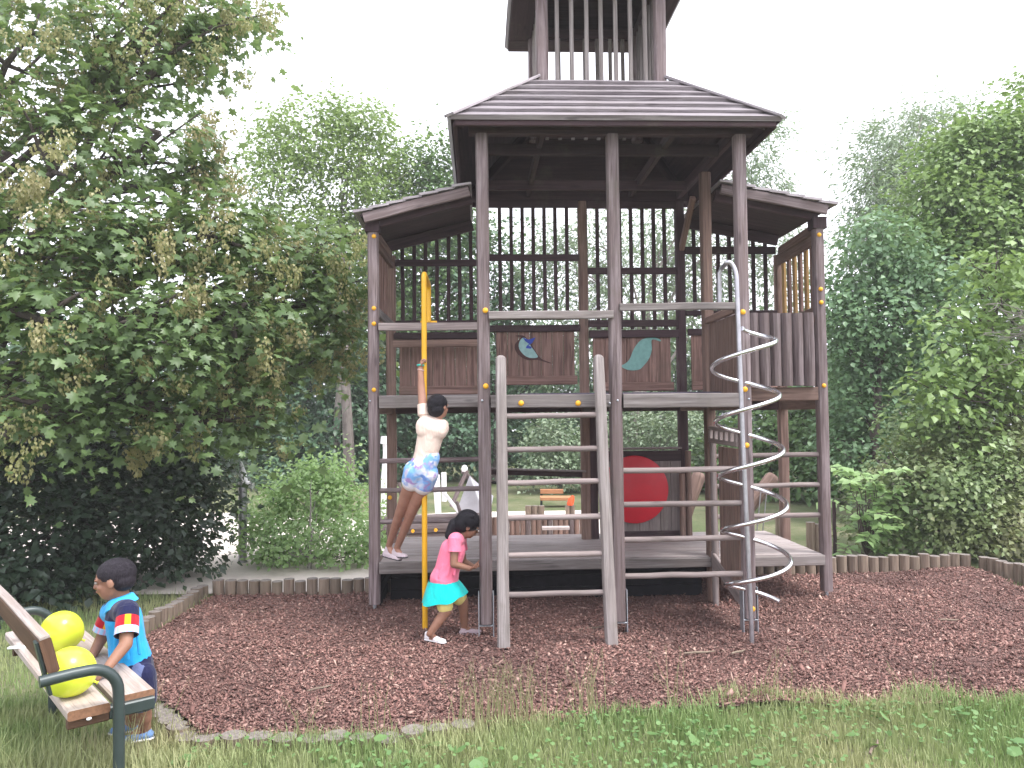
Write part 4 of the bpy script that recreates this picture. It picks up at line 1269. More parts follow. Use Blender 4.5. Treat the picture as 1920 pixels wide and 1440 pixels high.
def capsule(mb, p0, r0, p1, r1, flat=None, n=18):
    p0, p1 = Vector(p0), Vector(p1)
    d = p1 - p0; L = d.length
    d = d.normalized() if L > 1e-6 else Vector((0, 0, 1))
    a = d.orthogonal().normalized(); b = d.cross(a)
    rs = []
    for i in range(6):
        th = math.pi / 2 * i / 5
        rs.append((p0 - d * r0 * math.cos(th), max(r0 * math.sin(th), 1e-4)))
    for i in range(1, 6):
        t = i / 6
        rs.append((p0 + d * L * t, r0 + (r1 - r0) * t))
    for i in range(6):
        th = math.pi / 2 * i / 5
        rs.append((p1 + d * r1 * math.sin(th), max(r1 * math.cos(th), 1e-4)))
    rings = []
    for c, r in rs:
        ring = []
        for k in range(n):
            o = (a * math.cos(2 * math.pi * k / n) + b * math.sin(2 * math.pi * k / n)) * r
            if flat:
                f, q = flat
                o = o + f * (o.dot(f) * (q - 1))
            ring.append(c + o)
        rings.append(ring)
    mb.rings(rings, list(range(len(rings))))
def ellip(mb, c, axes, n=20, m_=12):
    """axes: three perpendicular half-axis vectors"""
    c = Vector(c); A, Bv, C = [Vector(v) for v in axes]
    rings = []
    for i in range(m_ + 1):
        th = math.pi * i / m_
        s, q = max(math.sin(th), 1e-3), -math.cos(th)
        rings.append([c + A * (s * math.cos(2 * math.pi * k / n)) + Bv * (s * math.sin(2 * math.pi * k / n)) + C * q for k in range(n)])
    if A.cross(Bv).dot(C) < 0: rings = rings[::-1]
    mb.rings(rings, list(range(m_ + 1)))
def merge(name, fn, mats, root, voxel=.0055, smooth=6, pick=None):
    """join overlapping volumes into one watertight skin; pick(centre) chooses the material of each face"""
    mb = MB(); fn(mb)
    tmp = mb.build('tmp', mats[0])
    md = tmp.modifiers.new('r', 'REMESH'); md.mode = 'VOXEL'; md.voxel_size = voxel
    sm = tmp.modifiers.new('s', 'SMOOTH'); sm.factor = .5; sm.iterations = smooth
    dg = bpy.context.evaluated_depsgraph_get(); dg.update()
    me = bpy.data.meshes.new_from_object(tmp.evaluated_get(dg))
    bpy.data.objects.remove(tmp)
    me.name = name
    me.materials.clear()
    for m in mats: me.materials.append(m)
    n = len(me.polygons)
    me.polygons.foreach_set('use_smooth', np.ones(n, bool))
    mi = np.zeros(n, np.int32)
    if pick:
        for i, p in enumerate(me.polygons): mi[i] = pick(p.center)
    me.polygons.foreach_set('material_index', mi)
    me.transform(Matrix.Translation(-Vector(root.location)))
    me.update()
    o = bpy.data.objects.new(name, me); COL.objects.link(o); o.parent = root
    return o
def frame(f, u):
    f = Vector(f).normalized(); u = Vector(u); u = (u - f * u.dot(f)).normalized()
    return f, u, f.cross(u)          # forward, up, right-hand side of the figure
def head_shape(mb, c, f, u, s):
    f, u, r = frame(f, u); c = Vector(c)
    ellip(mb, c + u * .10 * s - f * .06 * s, (r * .365 * s, f * .45 * s, u * .40 * s))
    ellip(mb, c - u * .17 * s + f * .10 * s, (r * .29 * s, f * .29 * s, u * .33 * s))
    ellip(mb, c - u * .36 * s + f * .20 * s, (r * .14 * s, f * .12 * s, u * .11 * s))      # chin
    capsule(mb, c + u * .02 * s + f * .365 * s, .035 * s, c - u * .12 * s + f * .43 * s, .055 * s)   # nose
    ellip(mb, c - u * .115 * s + f * .39 * s, (r * .085 * s, f * .05 * s, u * .04 * s))
    ellip(mb, c - u * .235 * s + f * .365 * s, (r * .11 * s, f * .05 * s, u * .045 * s))   # mouth
    for q in (-1, 1):
        ellip(mb, c - u * .05 * s - f * .03 * s + r * q * .375 * s, (r * .045 * s, f * .085 * s, u * .125 * s))
        ellip(mb, c + u * .075 * s + f * .33 * s + r * q * .14 * s, (r * .13 * s, f * .06 * s, u * .045 * s))   # brow
        ellip(mb, c - u * .13 * s + f * .26 * s + r * q * .17 * s, (r * .10 * s, f * .08 * s, u * .09 * s))     # cheek
def face_parts(root, c, f, u, s):
    f, u, r = frame(f, u); c = Vector(c) - root.location
    for q in (-1, 1):
        e = c + u * .005 * s + f * .345 * s + r * q * .155 * s
        w = MB(); ellip(w, e, (r * .062 * s, f * .045 * s, u * .038 * s), 12, 8); eo = w.build('eye', EYEW, root)
        w = MB(); ellip(w, e + f * .026 * s, (r * .033 * s, f * .025 * s, u * .034 * s), 12, 8); w.build('iris', EYED, eo)
        w = MB(); capsule(w, c + u * .105 * s + f * .375 * s + r * q * .08 * s, .014 * s, c + u * .10 * s + f * .335 * s + r * q * .24 * s, .010 * s, n=8); w.build('eyebrow', HR, root)
    w = MB(); ellip(w, c - u * .232 * s + f * .395 * s, (r * .095 * s, f * .03 * s, u * .03 * s), 14, 8); w.build('lips', LIP, root)
def hand_shape(mb, wrist, d, pn, s, curl=(.5, .6, .4), spread=.06, thumb=1, tcurl=.4):
    """palm, four separate fingers of different lengths bent towards pn, and a thumb off the side of the palm; s = hand length"""
    d = Vector(d).normalized(); pn = Vector(pn); pn = (pn - d * pn.dot(d)).normalized(); sd = d.cross(pn) * thumb
    wrist = Vector(wrist)
    k0 = wrist + d * .46 * s
    capsule(mb, wrist + d * .02 * s, .15 * s, wrist + d * .14 * s, .17 * s, (pn, .75))
    for q in (-.15, -.05, .05, .15):
        capsule(mb, wrist + d * .12 * s + sd * q * .8 * s, .10 * s, k0 - d * .03 * s + sd * q * s, .085 * s, (pn, .9), 10)
    for q, ln in ((.195, .42), (.065, .50), (-.065, .46), (-.19, .36)):
        p = k0 + sd * q * s; ang = 0; dd = (d + sd * q * spread * 4).normalized()
        for a, fr, r in zip(curl, (.45, .31, .24), (.062, .056, .048)):
            ang += a
            v = dd * math.cos(ang) + pn * math.sin(ang)
            e = p + v * ln * fr * s
            capsule(mb, p, r * s, e, r * s * .94, None, 10); p = e
    p = wrist + d * .12 * s + sd * .17 * s
    v = (d * .75 + sd * .75 + pn * .25).normalized(); ang = 0
    for fr, r in ((.24, .085), (.18, .065), (.14, .058)):
        e = p + v * fr * s
        capsule(mb, p, r * s, e, r * s * .9, None, 10); p = e
        v = (v + pn * tcurl * .9 - sd * tcurl * .75).normalized()
def sleeve(root, s, e, t1, r0, r1, mats, bands=None, t0=-.12, n=36):
    """an open short sleeve with a real hem; bands(q, side) picks the colour"""
    s, e = Vector(s) - root.location, Vector(e) - root.location
    d = (e - s); L = d.length; d.normalize()
    side = (Vector((1, 0, 0)) - d * d.x).normalized(); oth = d.cross(side)
    if side.cross(oth).dot(d) < 0: oth = -oth
    K = 16; rings = []
    for i in range(K + 1):
        q = i / K; c = s + d * L * (t0 + (t1 - t0) * q)
        r = r0 + (r1 - r0) * q
        if i == 0: r *= .80
        rings.append([c + (side * math.cos(2 * math.pi * k / n) + oth * math.sin(2 * math.pi * k / n)) * r * (1 + .02 * math.sin(3 * 2 * math.pi * k / n + 1) * q) for k in range(n)])
    for q in (1, .3):
        c = s + d * L * (t0 + (t1 - t0) * q)
        rings.append([c + (side * math.cos(2 * math.pi * k / n) + oth * math.sin(2 * math.pi * k / n)) * (r0 + (r1 - r0) * q - .005) for k in range(n)])
    mb = MB(); mb.rings(rings, list(range(len(rings))), caps=False)
    if bands:
        for a in range(K):
            for k in range(n): mb.mi[a * n + k] = bands((a + .5) / K, math.cos(2 * math.pi * (k + .5) / n), k)
    return mb.build('sleeve', [CL[m] for m in mats], root)
def limb2(mb, pts, rad):
    for a, b, ra_, rb in zip(pts, pts[1:], rad, rad[1:]): capsule(mb, a, ra_, b, rb)
def shoe(root, heel, toe, ang_pt, r, upper, sole, lift=.0, strap=False):
    heel, toe = Vector(heel), Vector(toe)
    d = (toe - heel).normalized(); up = Vector((0, 0, 1)); up = (up - d * up.dot(d)).normalized(); sd = d.cross(up)
    def f(mb):
        capsule(mb, heel + d * r * .8 + up * r * .75, r * .82, heel.lerp(toe, .55) + up * r * .65, r * .88, (up, .8))
        capsule(mb, heel.lerp(toe, .5) + up * r * .6, r * .9, toe - d * r + up * r * .5, r * .85, (up, .6))
        if not strap: capsule(mb, heel + d * r * .9 + up * r * .7, r * .8, Vector(ang_pt) - Vector((0, 0, .005)), r * .72)
        else: capsule(mb, heel + d * r * .75 + up * r * .7, r * .72, heel + d * r * .8 + up * r * 1.5, r * .72)
        capsule(mb, heel + d * r * .8 + up * r * .16, r * .95, toe - d * r * .95 + up * r * .16, r * .98, (up, .24))
    h0 = heel.dot(up)
    def pick(c):
        h = c.dot(up) - h0
        if h < r * .34: return 1
        if strap:
            t = (c - heel).dot(d) / (toe - heel).length
            if .30 < t < .48 and h > r * .5: return 2
        return 0
    return merge('shoe', f, [CL[upper], CL[sole], SK['tan']], root, .004, 3, pick)
def band(root, name, c, ax, r, w, mat):
    c = Vector(c) - root.location; ax = Vector(ax).normalized(); a = ax.orthogonal().normalized(); b = ax.cross(a)
    mb = MB(); pts = []
    rr = []
    for k in range(25):
        t = 2 * math.pi * k / 24
        pts.append(c + (a * math.cos(t) + b * math.sin(t)) * r)
    mb.tube(pts, w, 8); return mb.build(name, CL[mat], root)

def strands(root, name, shells, n, length, lift, mat, seed, droop=(0, 0, -1), keep=None):
    """loose locks lying on the hair mass; shells = (centre, (a, b, c) half axes)"""
    g = np.random.default_rng(seed)
    V, lo = [], []
    for k in range(n):
        c, ax = shells[int(g.integers(len(shells)))]
        d = Vector(g.normal(size=3)).normalized()
        def on(d): return Vector(c) + ax[0] * d.x + ax[1] * d.y + ax[2] * d.z
        p = on(d)
        if keep and not keep(p): continue
        L = length * g.uniform(.5, 1.3); w = g.uniform(.0012, .0028)
        t = Vector(droop) + Vector(g.normal(size=3)) * .35
        pts = []
        q = p.copy(); steps = 5
        for i in range(steps):
            pts.append(q + (q - Vector(c)).normalized() * (lift * (1 + .5 * i / steps)))
            q = q + t * (L / steps)
            dd = q - Vector(c)      # slide back onto the shell
            loc = Vector((dd.dot(ax[0]) / ax[0].length_squared, dd.dot(ax[1]) / ax[1].length_squared, dd.dot(ax[2]) / ax[2].length_squared))
            if loc.length > 1e-6: q = on(loc.normalized())
        b = len(V)
        for i, q in enumerate(pts):
            tt = (pts[min(i + 1, steps - 1)] - pts[max(0, i - 1)])
            sdir = tt.cross(q - Vector(c))
            sdir = sdir.normalized() if sdir.length > 1e-9 else Vector((1, 0, 0))
            f = w * (1 - .8 * i / (steps - 1))
            V += [q - sdir * f - Vector(root.location), q + sdir * f - Vector(root.location)]
        for i in range(steps - 1): lo += [b + 2 * i, b + 2 * i + 1, b + 2 * i + 3, b + 2 * i + 2]
    return np_mesh(name, [tuple(v) for v in V], np.full(len(lo) // 4, 4), lo, mat, root)

# ---- girl leaning from the deck edge to the yellow pole
def girl_on_pole():
    A = at
    root = thing('person', 'girl in cream top and tie dye shorts, hanging by one arm from the yellow pole', 'person', A(738, 1046, 6.42))
    head = A(823, 763, 5.93)
    hf, hu = (.62, .78, -.05), (-.12, -.02, 1)
    HS = .176
    shL, shR = A(794, 774, 5.93), A(830, 797, 5.93)
    elL, wrL = A(790, 728, 5.965), A(788.5, 690, 5.985)
    elR, wrR = A(826, 818, 6.055), A(812, 806, 6.09)
    ch, wa, pe = A(810, 805, 5.925), A(799, 850, 5.93), A(791, 878, 5.94)
    hipL, hipR = A(778, 888, 5.95), A(801, 893, 5.95)
    knL, knR = A(752, 955, 6.17), A(771, 962, 6.16)
    anL, anR = A(729, 1024, 6.47), A(744, 1028, 6.42)
    back = Vector((0, 1, 0))
    pole_z = A(796, 667, 6.0).z
    def body(mb):
        head_shape(mb, head, hf, hu, HS)
        capsule(mb, head - Vector((.0, .0, .06)), .038, A(815, 789, 5.93), .042)
        capsule(mb, A(802, 795, 5.93), .062, A(822, 802, 5.93), .062, (back, .85))
        capsule(mb, ch, .086, wa, .078, (back, .78)); capsule(mb, wa, .08, pe, .095, (back, .8))
        limb2(mb, [shL, elL, wrL], [.036, .029, .020])
        limb2(mb, [shR, elR, wrR], [.034, .028, .021])
        limb2(mb, [hipL, knL, anL], [.068, .041, .026]); limb2(mb, [hipR, knR, anR], [.068, .041, .026])
        for k, a in ((knL, anL), (knR, anR)): capsule(mb, k.lerp(a, .15), .038, k.lerp(a, .45), .037)
        for a, h in ((anL, A(737, 1040, 6.42)), (anR, A(752, 1042, 6.37))): capsule(mb, a, .025, h, .022)
        hand_shape(mb, wrL + Vector((.0, .0, .004)), (.10, .12, 1), (.95, .25, -.1), .115, (1.0, 1.15, .95), .02, -1)
        hand_shape(mb, wrR, (-.95, -.1, .15), (-.1, -1, 0), .115, (.7, 1.1, .9), .02, 1)
    merge('body', body, [SK['tan']], root, .0045, 5)
    face_parts(root, head, hf, hu, HS)
    f, u, r = frame(hf, hu)
    def hair(mb):
        ellip(mb, head + u * .14 * HS - f * .10 * HS, (r * .43 * HS, f * .47 * HS, u * .42 * HS))
        ellip(mb, head - u * .12 * HS - f * .20 * HS, (r * .40 * HS, f * .32 * HS, u * .34 * HS))
        ellip(mb, head - f * .46 * HS + u * .02 * HS, (r * .15 * HS, f * .13 * HS, u * .16 * HS))
    merge('hair', hair, [HR], root, .005, 4)
    strands(root, 'hair_locks', [(head + u * .14 * HS - f * .10 * HS, (r * .435 * HS, f * .475 * HS, u * .425 * HS)), (head - f * .46 * HS + u * .02 * HS, (r * .15 * HS, f * .13 * HS, u * .16 * HS))], 420, .07, .002, HR, 4, tuple(-f * .8 + Vector((0, 0, -.5))))
    band(root, 'hair_band', head - f * .40 * HS + u * .18 * HS, f * 1 + u * .4, .028, .005, 'white_trim')
    def shirt(mb):
        capsule(mb, A(800, 792, 5.93), .062, A(826, 803, 5.93), .066, (back, .9))
        capsule(mb, ch, .104, wa, .090, (back, .80)); capsule(mb, wa, .090, A(797, 864, 5.935), .098, (back, .82))
        capsule(mb, shL, .045, shL.lerp(elL, .10), .043)
        capsule(mb, shR, .045, shR.lerp(elR, .35), .043)
        # loose yoke across the back that ends in a soft fold
        capsule(mb, A(800, 800, 5.91), .085, A(818, 806, 5.91), .088, (back, .85))
        capsule(mb, A(797, 806, 5.895), .070, A(822, 807, 5.895), .066, (back, .78))
    merge('shirt', shirt, [CL['cream_jersey']], root, .005, 7)
    sleeve(root, shL, elL, .34, .046, .043, ['cream_jersey'])
    sleeve(root, shR, elR, .60, .045, .043, ['cream_jersey'])
    def shorts(mb):
        capsule(mb, A(802, 858, 5.935), .094, pe, .106, (back, .86))
        capsule(mb, hipL + Vector((0, 0, .02)), .088, hipL.lerp(knL, .20), .082); capsule(mb, hipR + Vector((0, 0, .02)), .088, hipR.lerp(knR, .22), .082)
    def pick(c):
        for h, k in ((hipL, knL), (hipR, knR)):
            d = (k - h).normalized()
            if (c - h).dot(d) > .088 and ((c - h) - d * (c - h).dot(d)).length < .1: return 1
        return 0
    merge('shorts', shorts, [CL['tie_dye'], CL['white_trim']], root, .005, 5, pick)
    band(root, 'bracelet', A(788.5, 685, 5.986), (0, 0.1, 1), .0235, .0065, 'turquoise_band')
    band(root, 'bracelet', A(788.8, 694, 5.984), (0.2, 0.1, 1), .0235, .0042, 'rose_band')
    shoe(root, A(719, 1043, 6.49), A(752, 1052, 6.36), anL, .036, 'lilac_suede', 'dark_sole')
    shoe(root, A(734, 1043, 6.45), A(763, 1047, 6.33), anR, .036, 'lilac_suede', 'dark_sole')
girl_on_pole()

# ---- girl running towards the tower
def girl_running():
    A = at
    rh, rt = gnd(797, 1199), gnd(836, 1207)
    root = thing('person', 'girl in pink shirt and turquoise skirt running past the foot of the yellow pole', 'person', gnd(835, 1200))
    head, hf, hu, HS = A(879, 985, 5.80), (.88, .12, -.42), (.42, 0, .9), .185
    pe, wa, ch = A(832, 1098, 5.78), A(838, 1070, 5.78), A(849, 1032, 5.78)
    shN, shF = A(853, 1013, 5.695), A(862, 1012, 5.875)
    elN, wrN = A(851, 1058, 5.665), A(880, 1066, 5.70)
    elF, wrF = A(868, 1052, 5.93), A(886, 1062, 5.92)
    hpR, hpF = A(829, 1106, 5.735), A(842, 1104, 5.84)
    knR, anR = A(836, 1146, 5.70), A(806, 1188, 5.675)
    knF, anF = A(868, 1126, 5.85), A(871, 1176, 5.89)
    ax = Vector((0, 1, 0)); fw = Vector((1, 0, -.3)).normalized()
    def body(mb):
        head_shape(mb, head, hf, hu, HS)
        capsule(mb, A(872, 995, 5.80), .036, A(860, 1010, 5.785), .042)
        capsule(mb, shN.lerp(shF, .2), .055, shN.lerp(shF, .8), .055)
        capsule(mb, ch, .082, wa, .075, (ax, 1.12)); capsule(mb, wa, .076, pe, .085, (ax, 1.12))
        limb2(mb, [shN, elN, wrN], [.034, .028, .02]); limb2(mb, [shF, elF, wrF], [.034, .028, .02])
        limb2(mb, [hpR, knR, anR], [.066, .042, .026]); limb2(mb, [hpF, knF, anF], [.066, .042, .026])
        for k, a in ((knR, anR), (knF, anF)): capsule(mb, k.lerp(a, .15), .037, k.lerp(a, .45), .037)
        capsule(mb, anR, .025, rh.lerp(rt, .45) + Vector((0, 0, .03)), .021)
        capsule(mb, anF, .025, A(884, 1187, 5.90), .021)
        hand_shape(mb, wrN, (.95, .15, .05), (-.05, .2, 1), .105, (.6, .9, .7), .03, 1)
        hand_shape(mb, wrF, (.95, -.1, .1), (-.05, -.2, 1), .105, (.5, .7, .6), .03, -1)
    merge('body', body, [SK['brown']], root, .0045, 5)
    face_parts(root, head, hf, hu, HS)
    f, u, r = frame(hf, hu)
    def hair(mb):
        ellip(mb, head + u * .16 * HS - f * .10 * HS, (r * .45 * HS, f * .50 * HS, u * .46 * HS))
        ellip(mb, head - u * .02 * HS - f * .28 * HS, (r * .42 * HS, f * .34 * HS, u * .40 * HS))
        capsule(mb, A(853, 984, 5.79), .050, A(842, 1003, 5.78), .034)
        for q, (dx, dy) in enumerate(((888, 968), (893, 973), (881, 964))):
            capsule(mb, A(876, 968, 5.78 + .03 * (q - 1)), .03, A(dx, dy, 5.78 + .05 * (q - 1)), .014)
    merge('hair', hair, [HR], root, .0045, 3)
    strands(root, 'hair_locks', [(head + u * .16 * HS - f * .10 * HS, (r * .455 * HS, f * .505 * HS, u * .425 * HS)), (head - u * .02 * HS - f * .28 * HS, (r * .425 * HS, f * .345 * HS, u * .405 * HS))], 520, .10, .004, HR, 5, (-.75, .1, -.5))
    band(root, 'hair_band', A(854, 986, 5.79), (.8, 0, .5), .036, .006, 'pale_pink_band')
    def shirt(mb):
        capsule(mb, shN.lerp(shF, .12), .058, shN.lerp(shF, .88), .058)
        capsule(mb, ch, .096, wa, .093, (ax, 1.1)); capsule(mb, wa, .094, A(833, 1086, 5.78), .108, (ax, 1.1))
        capsule(mb, shN, .046, shN.lerp(elN, .08), .044); capsule(mb, shF, .046, shF.lerp(elF, .1), .044)
        for x0, y0, x1, y1 in ((848, 1050, 838, 1080), (857, 1045, 852, 1078), (830, 1060, 824, 1082)):
            capsule(mb, A(x0, y0, 5.688), .009, A(x1, y1, 5.68), .011)
    merge('shirt', shirt, [CL['pink_jersey']], root, .005, 5)
    sleeve(root, shN, elN, .48, .047, .050, ['pink_jersey'])
    sleeve(root, shF, elF, .45, .047, .050, ['pink_jersey'])
    # flared skirt: a real double-walled bell round both thighs
    def skirt(mb):
        top, hem = A(832, 1088, 5.78) - root.location, A(833, 1124, 5.78) - root.location
        rings, N = [], 40
        for t, k in ((0, 1), (.35, 1), (.7, 1), (1, 1), (1, .97), (.6, .96), (.1, .93)):
            c = top.lerp(hem, t); ring = []
            for i in range(N):
                th = 2 * math.pi * i / N
                ru = (.112 + .055 * t ** .8) * k; rv = (.115 + .04 * t) * k
                w = 1 + .05 * t * math.sin(5 * th + .7) + .03 * t * math.sin(9 * th)
                p = c + Vector((math.cos(th) * ru * w, math.sin(th) * rv * w, 0))
                p.z += .045 * t * math.cos(th - .1) * (1 if math.cos(th) > 0 else .55) + .006 * t * math.sin(6 * th)
                ring.append(p)
            rings.append(ring[::-1])
        mb.rings(rings, [0, .04, .08, .12, .13, .17, .2], caps=False)
    mb = MB(); skirt(mb); mb.build('skirt', CL['teal_cotton'], root)
    def cuffs(mb):
        capsule(mb, hpR, .072, hpR.lerp(knR, .75), .060); capsule(mb, hpF, .072, hpF.lerp(knF, .72), .060)
    merge('shorts', cuffs, [CL['pale_yellow_cotton']], root, .005, 4)
    shoe(root, rh, rt, anR, .030, 'white_trim', 'pale_sole', strap=True)
    shoe(root, A(861, 1193, 5.88), A(905, 1188, 5.90), anF, .034, 'mauve_canvas', 'pale_sole')
girl_running()

# ---- boy at the bench
def boy():
    A = at
    root = thing('person', 'small boy in a bright blue polo shirt leaning over the bench beside the balloons', 'person', gnd(266, 1390))
    head, hf, hu, HS = A(212, 1087, 3.97), (-.96, -.20, -.12), (-.10, 0, 1), .200
    ne = A(227, 1124, 4.0)
    ch, wa, pe = A(232, 1160, 4.0), A(240, 1215, 4.02), A(250, 1258, 4.05)
    shN, shF = A(240, 1146, 3.885), A(208, 1148, 4.10)
    elN, wrN = A(236, 1208, 3.80), A(203, 1250, 3.70)
    elF, wrF = A(191, 1196, 4.10), A(172, 1232, 4.02)
    hpN, hpF = A(262, 1270, 3.99), A(250, 1268, 4.10)
    knN, knF = A(268, 1325, 3.985), A(248, 1325, 4.10)
    anN, anF = A(272, 1366, 4.03), A(250, 1362, 4.14)
    fx = Vector((-1, 0, 0))
    def body(mb):
        head_shape(mb, head, hf, hu, HS)
        capsule(mb, A(222, 1105, 3.985), .044, ne, .047)
        capsule(mb, shN.lerp(shF, .15), .055, shN.lerp(shF, .85), .055)
        capsule(mb, ch, .088, wa, .085, (fx, .9)); capsule(mb, wa, .086, pe, .088, (fx, .95))
        limb2(mb, [shN, elN, wrN], [.038, .031, .022]); limb2(mb, [shF, elF, wrF], [.038, .031, .022])
        limb2(mb, [hpN, knN, anN], [.066, .042, .029]); limb2(mb, [hpF, knF, anF], [.066, .042, .029])
        for k, a in ((knN, anN), (knF, anF)): capsule(mb, k.lerp(a, .2), .039, k.lerp(a, .5), .039)
        for a in (anN, anF): capsule(mb, a, .027, Vector((a.x - .05, a.y - .02, .03)), .022)
        hand_shape(mb, wrN, (-.62, -.35, -.55), (-.4, .2, -.9), .105, (.35, .6, .5), .05, -1, .2)
        hand_shape(mb, wrF, (-.6, -.2, -.75), (-.5, .1, -.6), .105, (.3, .5, .4), .05, 1, .2)
    merge('body', body, [SK['brown']], root, .0045, 5)
    face_parts(root, head, hf, hu, HS)
    f, u, r = frame(hf, hu)
    def hair(mb):
        ellip(mb, head + u * .145 * HS - f * .10 * HS, (r * .395 * HS, f * .475 * HS, u * .395 * HS))
        ellip(mb, head - u * .03 * HS - f * .24 * HS, (r * .375 * HS, f * .30 * HS, u * .30 * HS))
    merge('hair', hair, [HRS], root, .0045, 3)
    strands(root, 'hair_tips', [(head + u * .145 * HS - f * .10 * HS, (r * .398 * HS, f * .478 * HS, u * .398 * HS))], 700, .018, .002, HRS, 6, (.5, .1, -.6), keep=lambda p: (p - head).dot(u) > .0)
    def shirt(mb):
        capsule(mb, shN.lerp(shF, .08), .060, shN.lerp(shF, .92), .060)
        capsule(mb, A(228, 1140, 4.0), .066, ch, .090, (fx, .92))
        capsule(mb, ch, .094, wa, .094, (fx, .92)); capsule(mb, wa, .095, A(246, 1238, 4.03), .100, (fx, .98))
        capsule(mb, shN, .050, shN.lerp(elN, .08), .046); capsule(mb, shF, .050, shF.lerp(elF, .08), .046)
        for x0, y0, x1, y1 in ((256, 1175, 262, 1225), (232, 1195, 240, 1235), (218, 1190, 214, 1232)):
            capsule(mb, A(x0, y0, 3.905), .008, A(x1, y1, 3.91), .010)
    def bands(q, side, k):
        if q < .40: return 0
        if q < .72: return 2 if .25 < side < .68 else 1
        if q > .97: return 0
        return 3 if k % 3 else 4
    for s_, e_ in ((shN, elN), (shF, elF)):
        sleeve(root, s_, e_, .74, .051, .056, ['navy_jersey', 'red_band', 'yellow_band', 'pale_blue_band', 'pale_pink_band'], bands)
    def pick(c):
        z = c.z; top = A(240, 1162, 3.95).z
        if z > top and abs(c.y - 4.0) > .035 and c.x > -2.13: return 1
        return 0
    merge('shirt', shirt, [CL[k] for k in ('sky_blue_jersey', 'navy_jersey')], root, .0042, 5, pick)
    # collar, button placket, chest emblem
    rl = root.location
    def collar(mb):
        c = ne - rl + Vector((-.002, 0, -.012)); N = 28
        up = Vector((-.30, 0, 1)).normalized(); a = Vector((1, 0, .30)).normalized(); b = Vector((0, 1, 0))
        rings = []
        for rr, h in ((.056, .030), (.066, .026), (.083, -.014), (.079, -.018), (.060, .006)):
            rings.append([c + (a * math.cos(2 * math.pi * i / N) * rr + b * math.sin(2 * math.pi * i / N) * rr) + up * (h - .030 * max(0, -math.cos(2 * math.pi * i / N)) ** 3) for i in range(N)][::-1])
        rings.append(rings[0])
        mb.rings(rings, [0, .01, .03, .04, .05, .06], caps=False)
    mb = MB(); collar(mb); mb.build('collar', CL['collar_blue'], root)
    w = MB(); e = A(222, 1166, 3.905) - rl; ellip(w, e, (Vector((.010, -.004, 0)), Vector((.002, .014, 0)), Vector((0, 0, .034))), 14, 10); w.build('emblem', CL['orange_emblem'], root)
    def shorts(mb):
        capsule(mb, A(248, 1246, 4.03), .100, pe, .100)
        capsule(mb, hpN, .080, hpN.lerp(knN, .72), .072); capsule(mb, hpF, .080, hpF.lerp(knF, .72), .072)
    def pk(c): return 1 if c.y < 3.965 and abs(c.x - (hpN.x + .012)) < .026 else 0
    merge('shorts', shorts, [CL['navy_jersey'], CL['slate_blue_cotton']], root, .005, 4, pk)
    for a, n in ((anN, 0), (anF, 1)):
        h = Vector((a.x + .042, a.y + .01, .004)); t = Vector((a.x - .11, a.y - .05, .004))
        shoe(root, h, t, a, .032, 'blue_canvas', 'pale_sole')
boy()
#@@TREES
# ---- large maple leaning in from the left, hung with seed bunches
mp_blobs = [B(60, 60, 7.0, 190, 120), B(250, 90, 7.2, 150, 110), B(380, 60, 7.4, 90, 90), B(130, 260, 6.6, 150, 100), B(300, 250, 7.0, 120, 90),
            B(380, 320, 7.3, 80, 70), B(60, 440, 6.2, 150, 100), B(240, 440, 6.5, 150, 90), B(400, 440, 6.8, 130, 80), B(540, 480, 7.4, 110, 70),
            B(80, 600, 6.0, 150, 90), B(270, 610, 6.3, 140, 90), B(430, 600, 6.7, 120, 90), B(580, 570, 7.5, 95, 80), B(640, 600, 7.9, 55, 60),
            B(90, 760, 6.1, 130, 80), B(280, 760, 6.5, 95, 85), B(430, 720, 6.9, 90, 80), B(-120, 300, 6.5, 130, 250), B(-140, 640, 6.2, 120, 150),
            B(500, 660, 7.4, 80, 50), B(490, 770, 7.0, 60, 50), B(630, 470, 7.8, 60, 55), B(600, 660, 7.8, 60, 45), B(655, 530, 8.0, 40, 60), B(340, 0, 7.4, 120, 60), B(470, 20, 8.2, 60, 40)]
maple = tree('maple_tree', 'large maple overhanging from the left, hung with yellowish bunches of winged seeds', 'tree', (-6.3, 8.2, 0), mp_blobs,
             LM['maple'], M['bark'], .080, 11, MAPLE, trunk_r=.2, top=(-5.0, 7.6, 6.5), cover=1.1, per=20, cl_r=.25, twigs=6, sizevar=.32, thin=(3.9, .58), droop=.5, up=1.0, shell=.35)
def seeds():
    g = np.random.default_rng(12)
    _, _, _, hubs = crown_points(g, mp_blobs, .115, cover=1.2, per=14, shell=.7)
    hubs = hubs[g.permutation(len(hubs))[:300]]
    Ps, Ns, Ts = [], [], []
    for h0 in hubs:
        for q in range(int(g.integers(2, 6))):              # several racemes hang from one shoot
            h = h0 + g.normal(size=3) * np.array([.07, .07, .05])
            L = g.uniform(.09, .24); n = int(L * 230)
            t = g.random(n)
            rad = (.045 * (1 - t) + .016) * 1.2
            a = g.uniform(0, 6.283, n)
            P = np.stack([h[0] + np.cos(a) * rad, h[1] + np.sin(a) * rad, h[2] - .04 - t * L], -1)
            Ps.append(P); Ns.append(np.stack([np.cos(a), np.sin(a), .2 * np.ones(n)], -1) + g.normal(size=(n, 3)) * .4)
            Ts.append(np.stack([np.cos(a) * .5, np.sin(a) * .5, -np.ones(n)], -1) + g.normal(size=(n, 3)) * .3)
    P, N, T = map(np.concatenate, (Ps, Ns, Ts))
    o = leaves('seed_bunches', P - np.array(maple.location), N, T, g.uniform(.026, .042, len(P)), OVAL, LM['seed'], maple)
    tag(o, 'yellow tan hanging bunches of winged seeds', kind='stuff')
seeds()
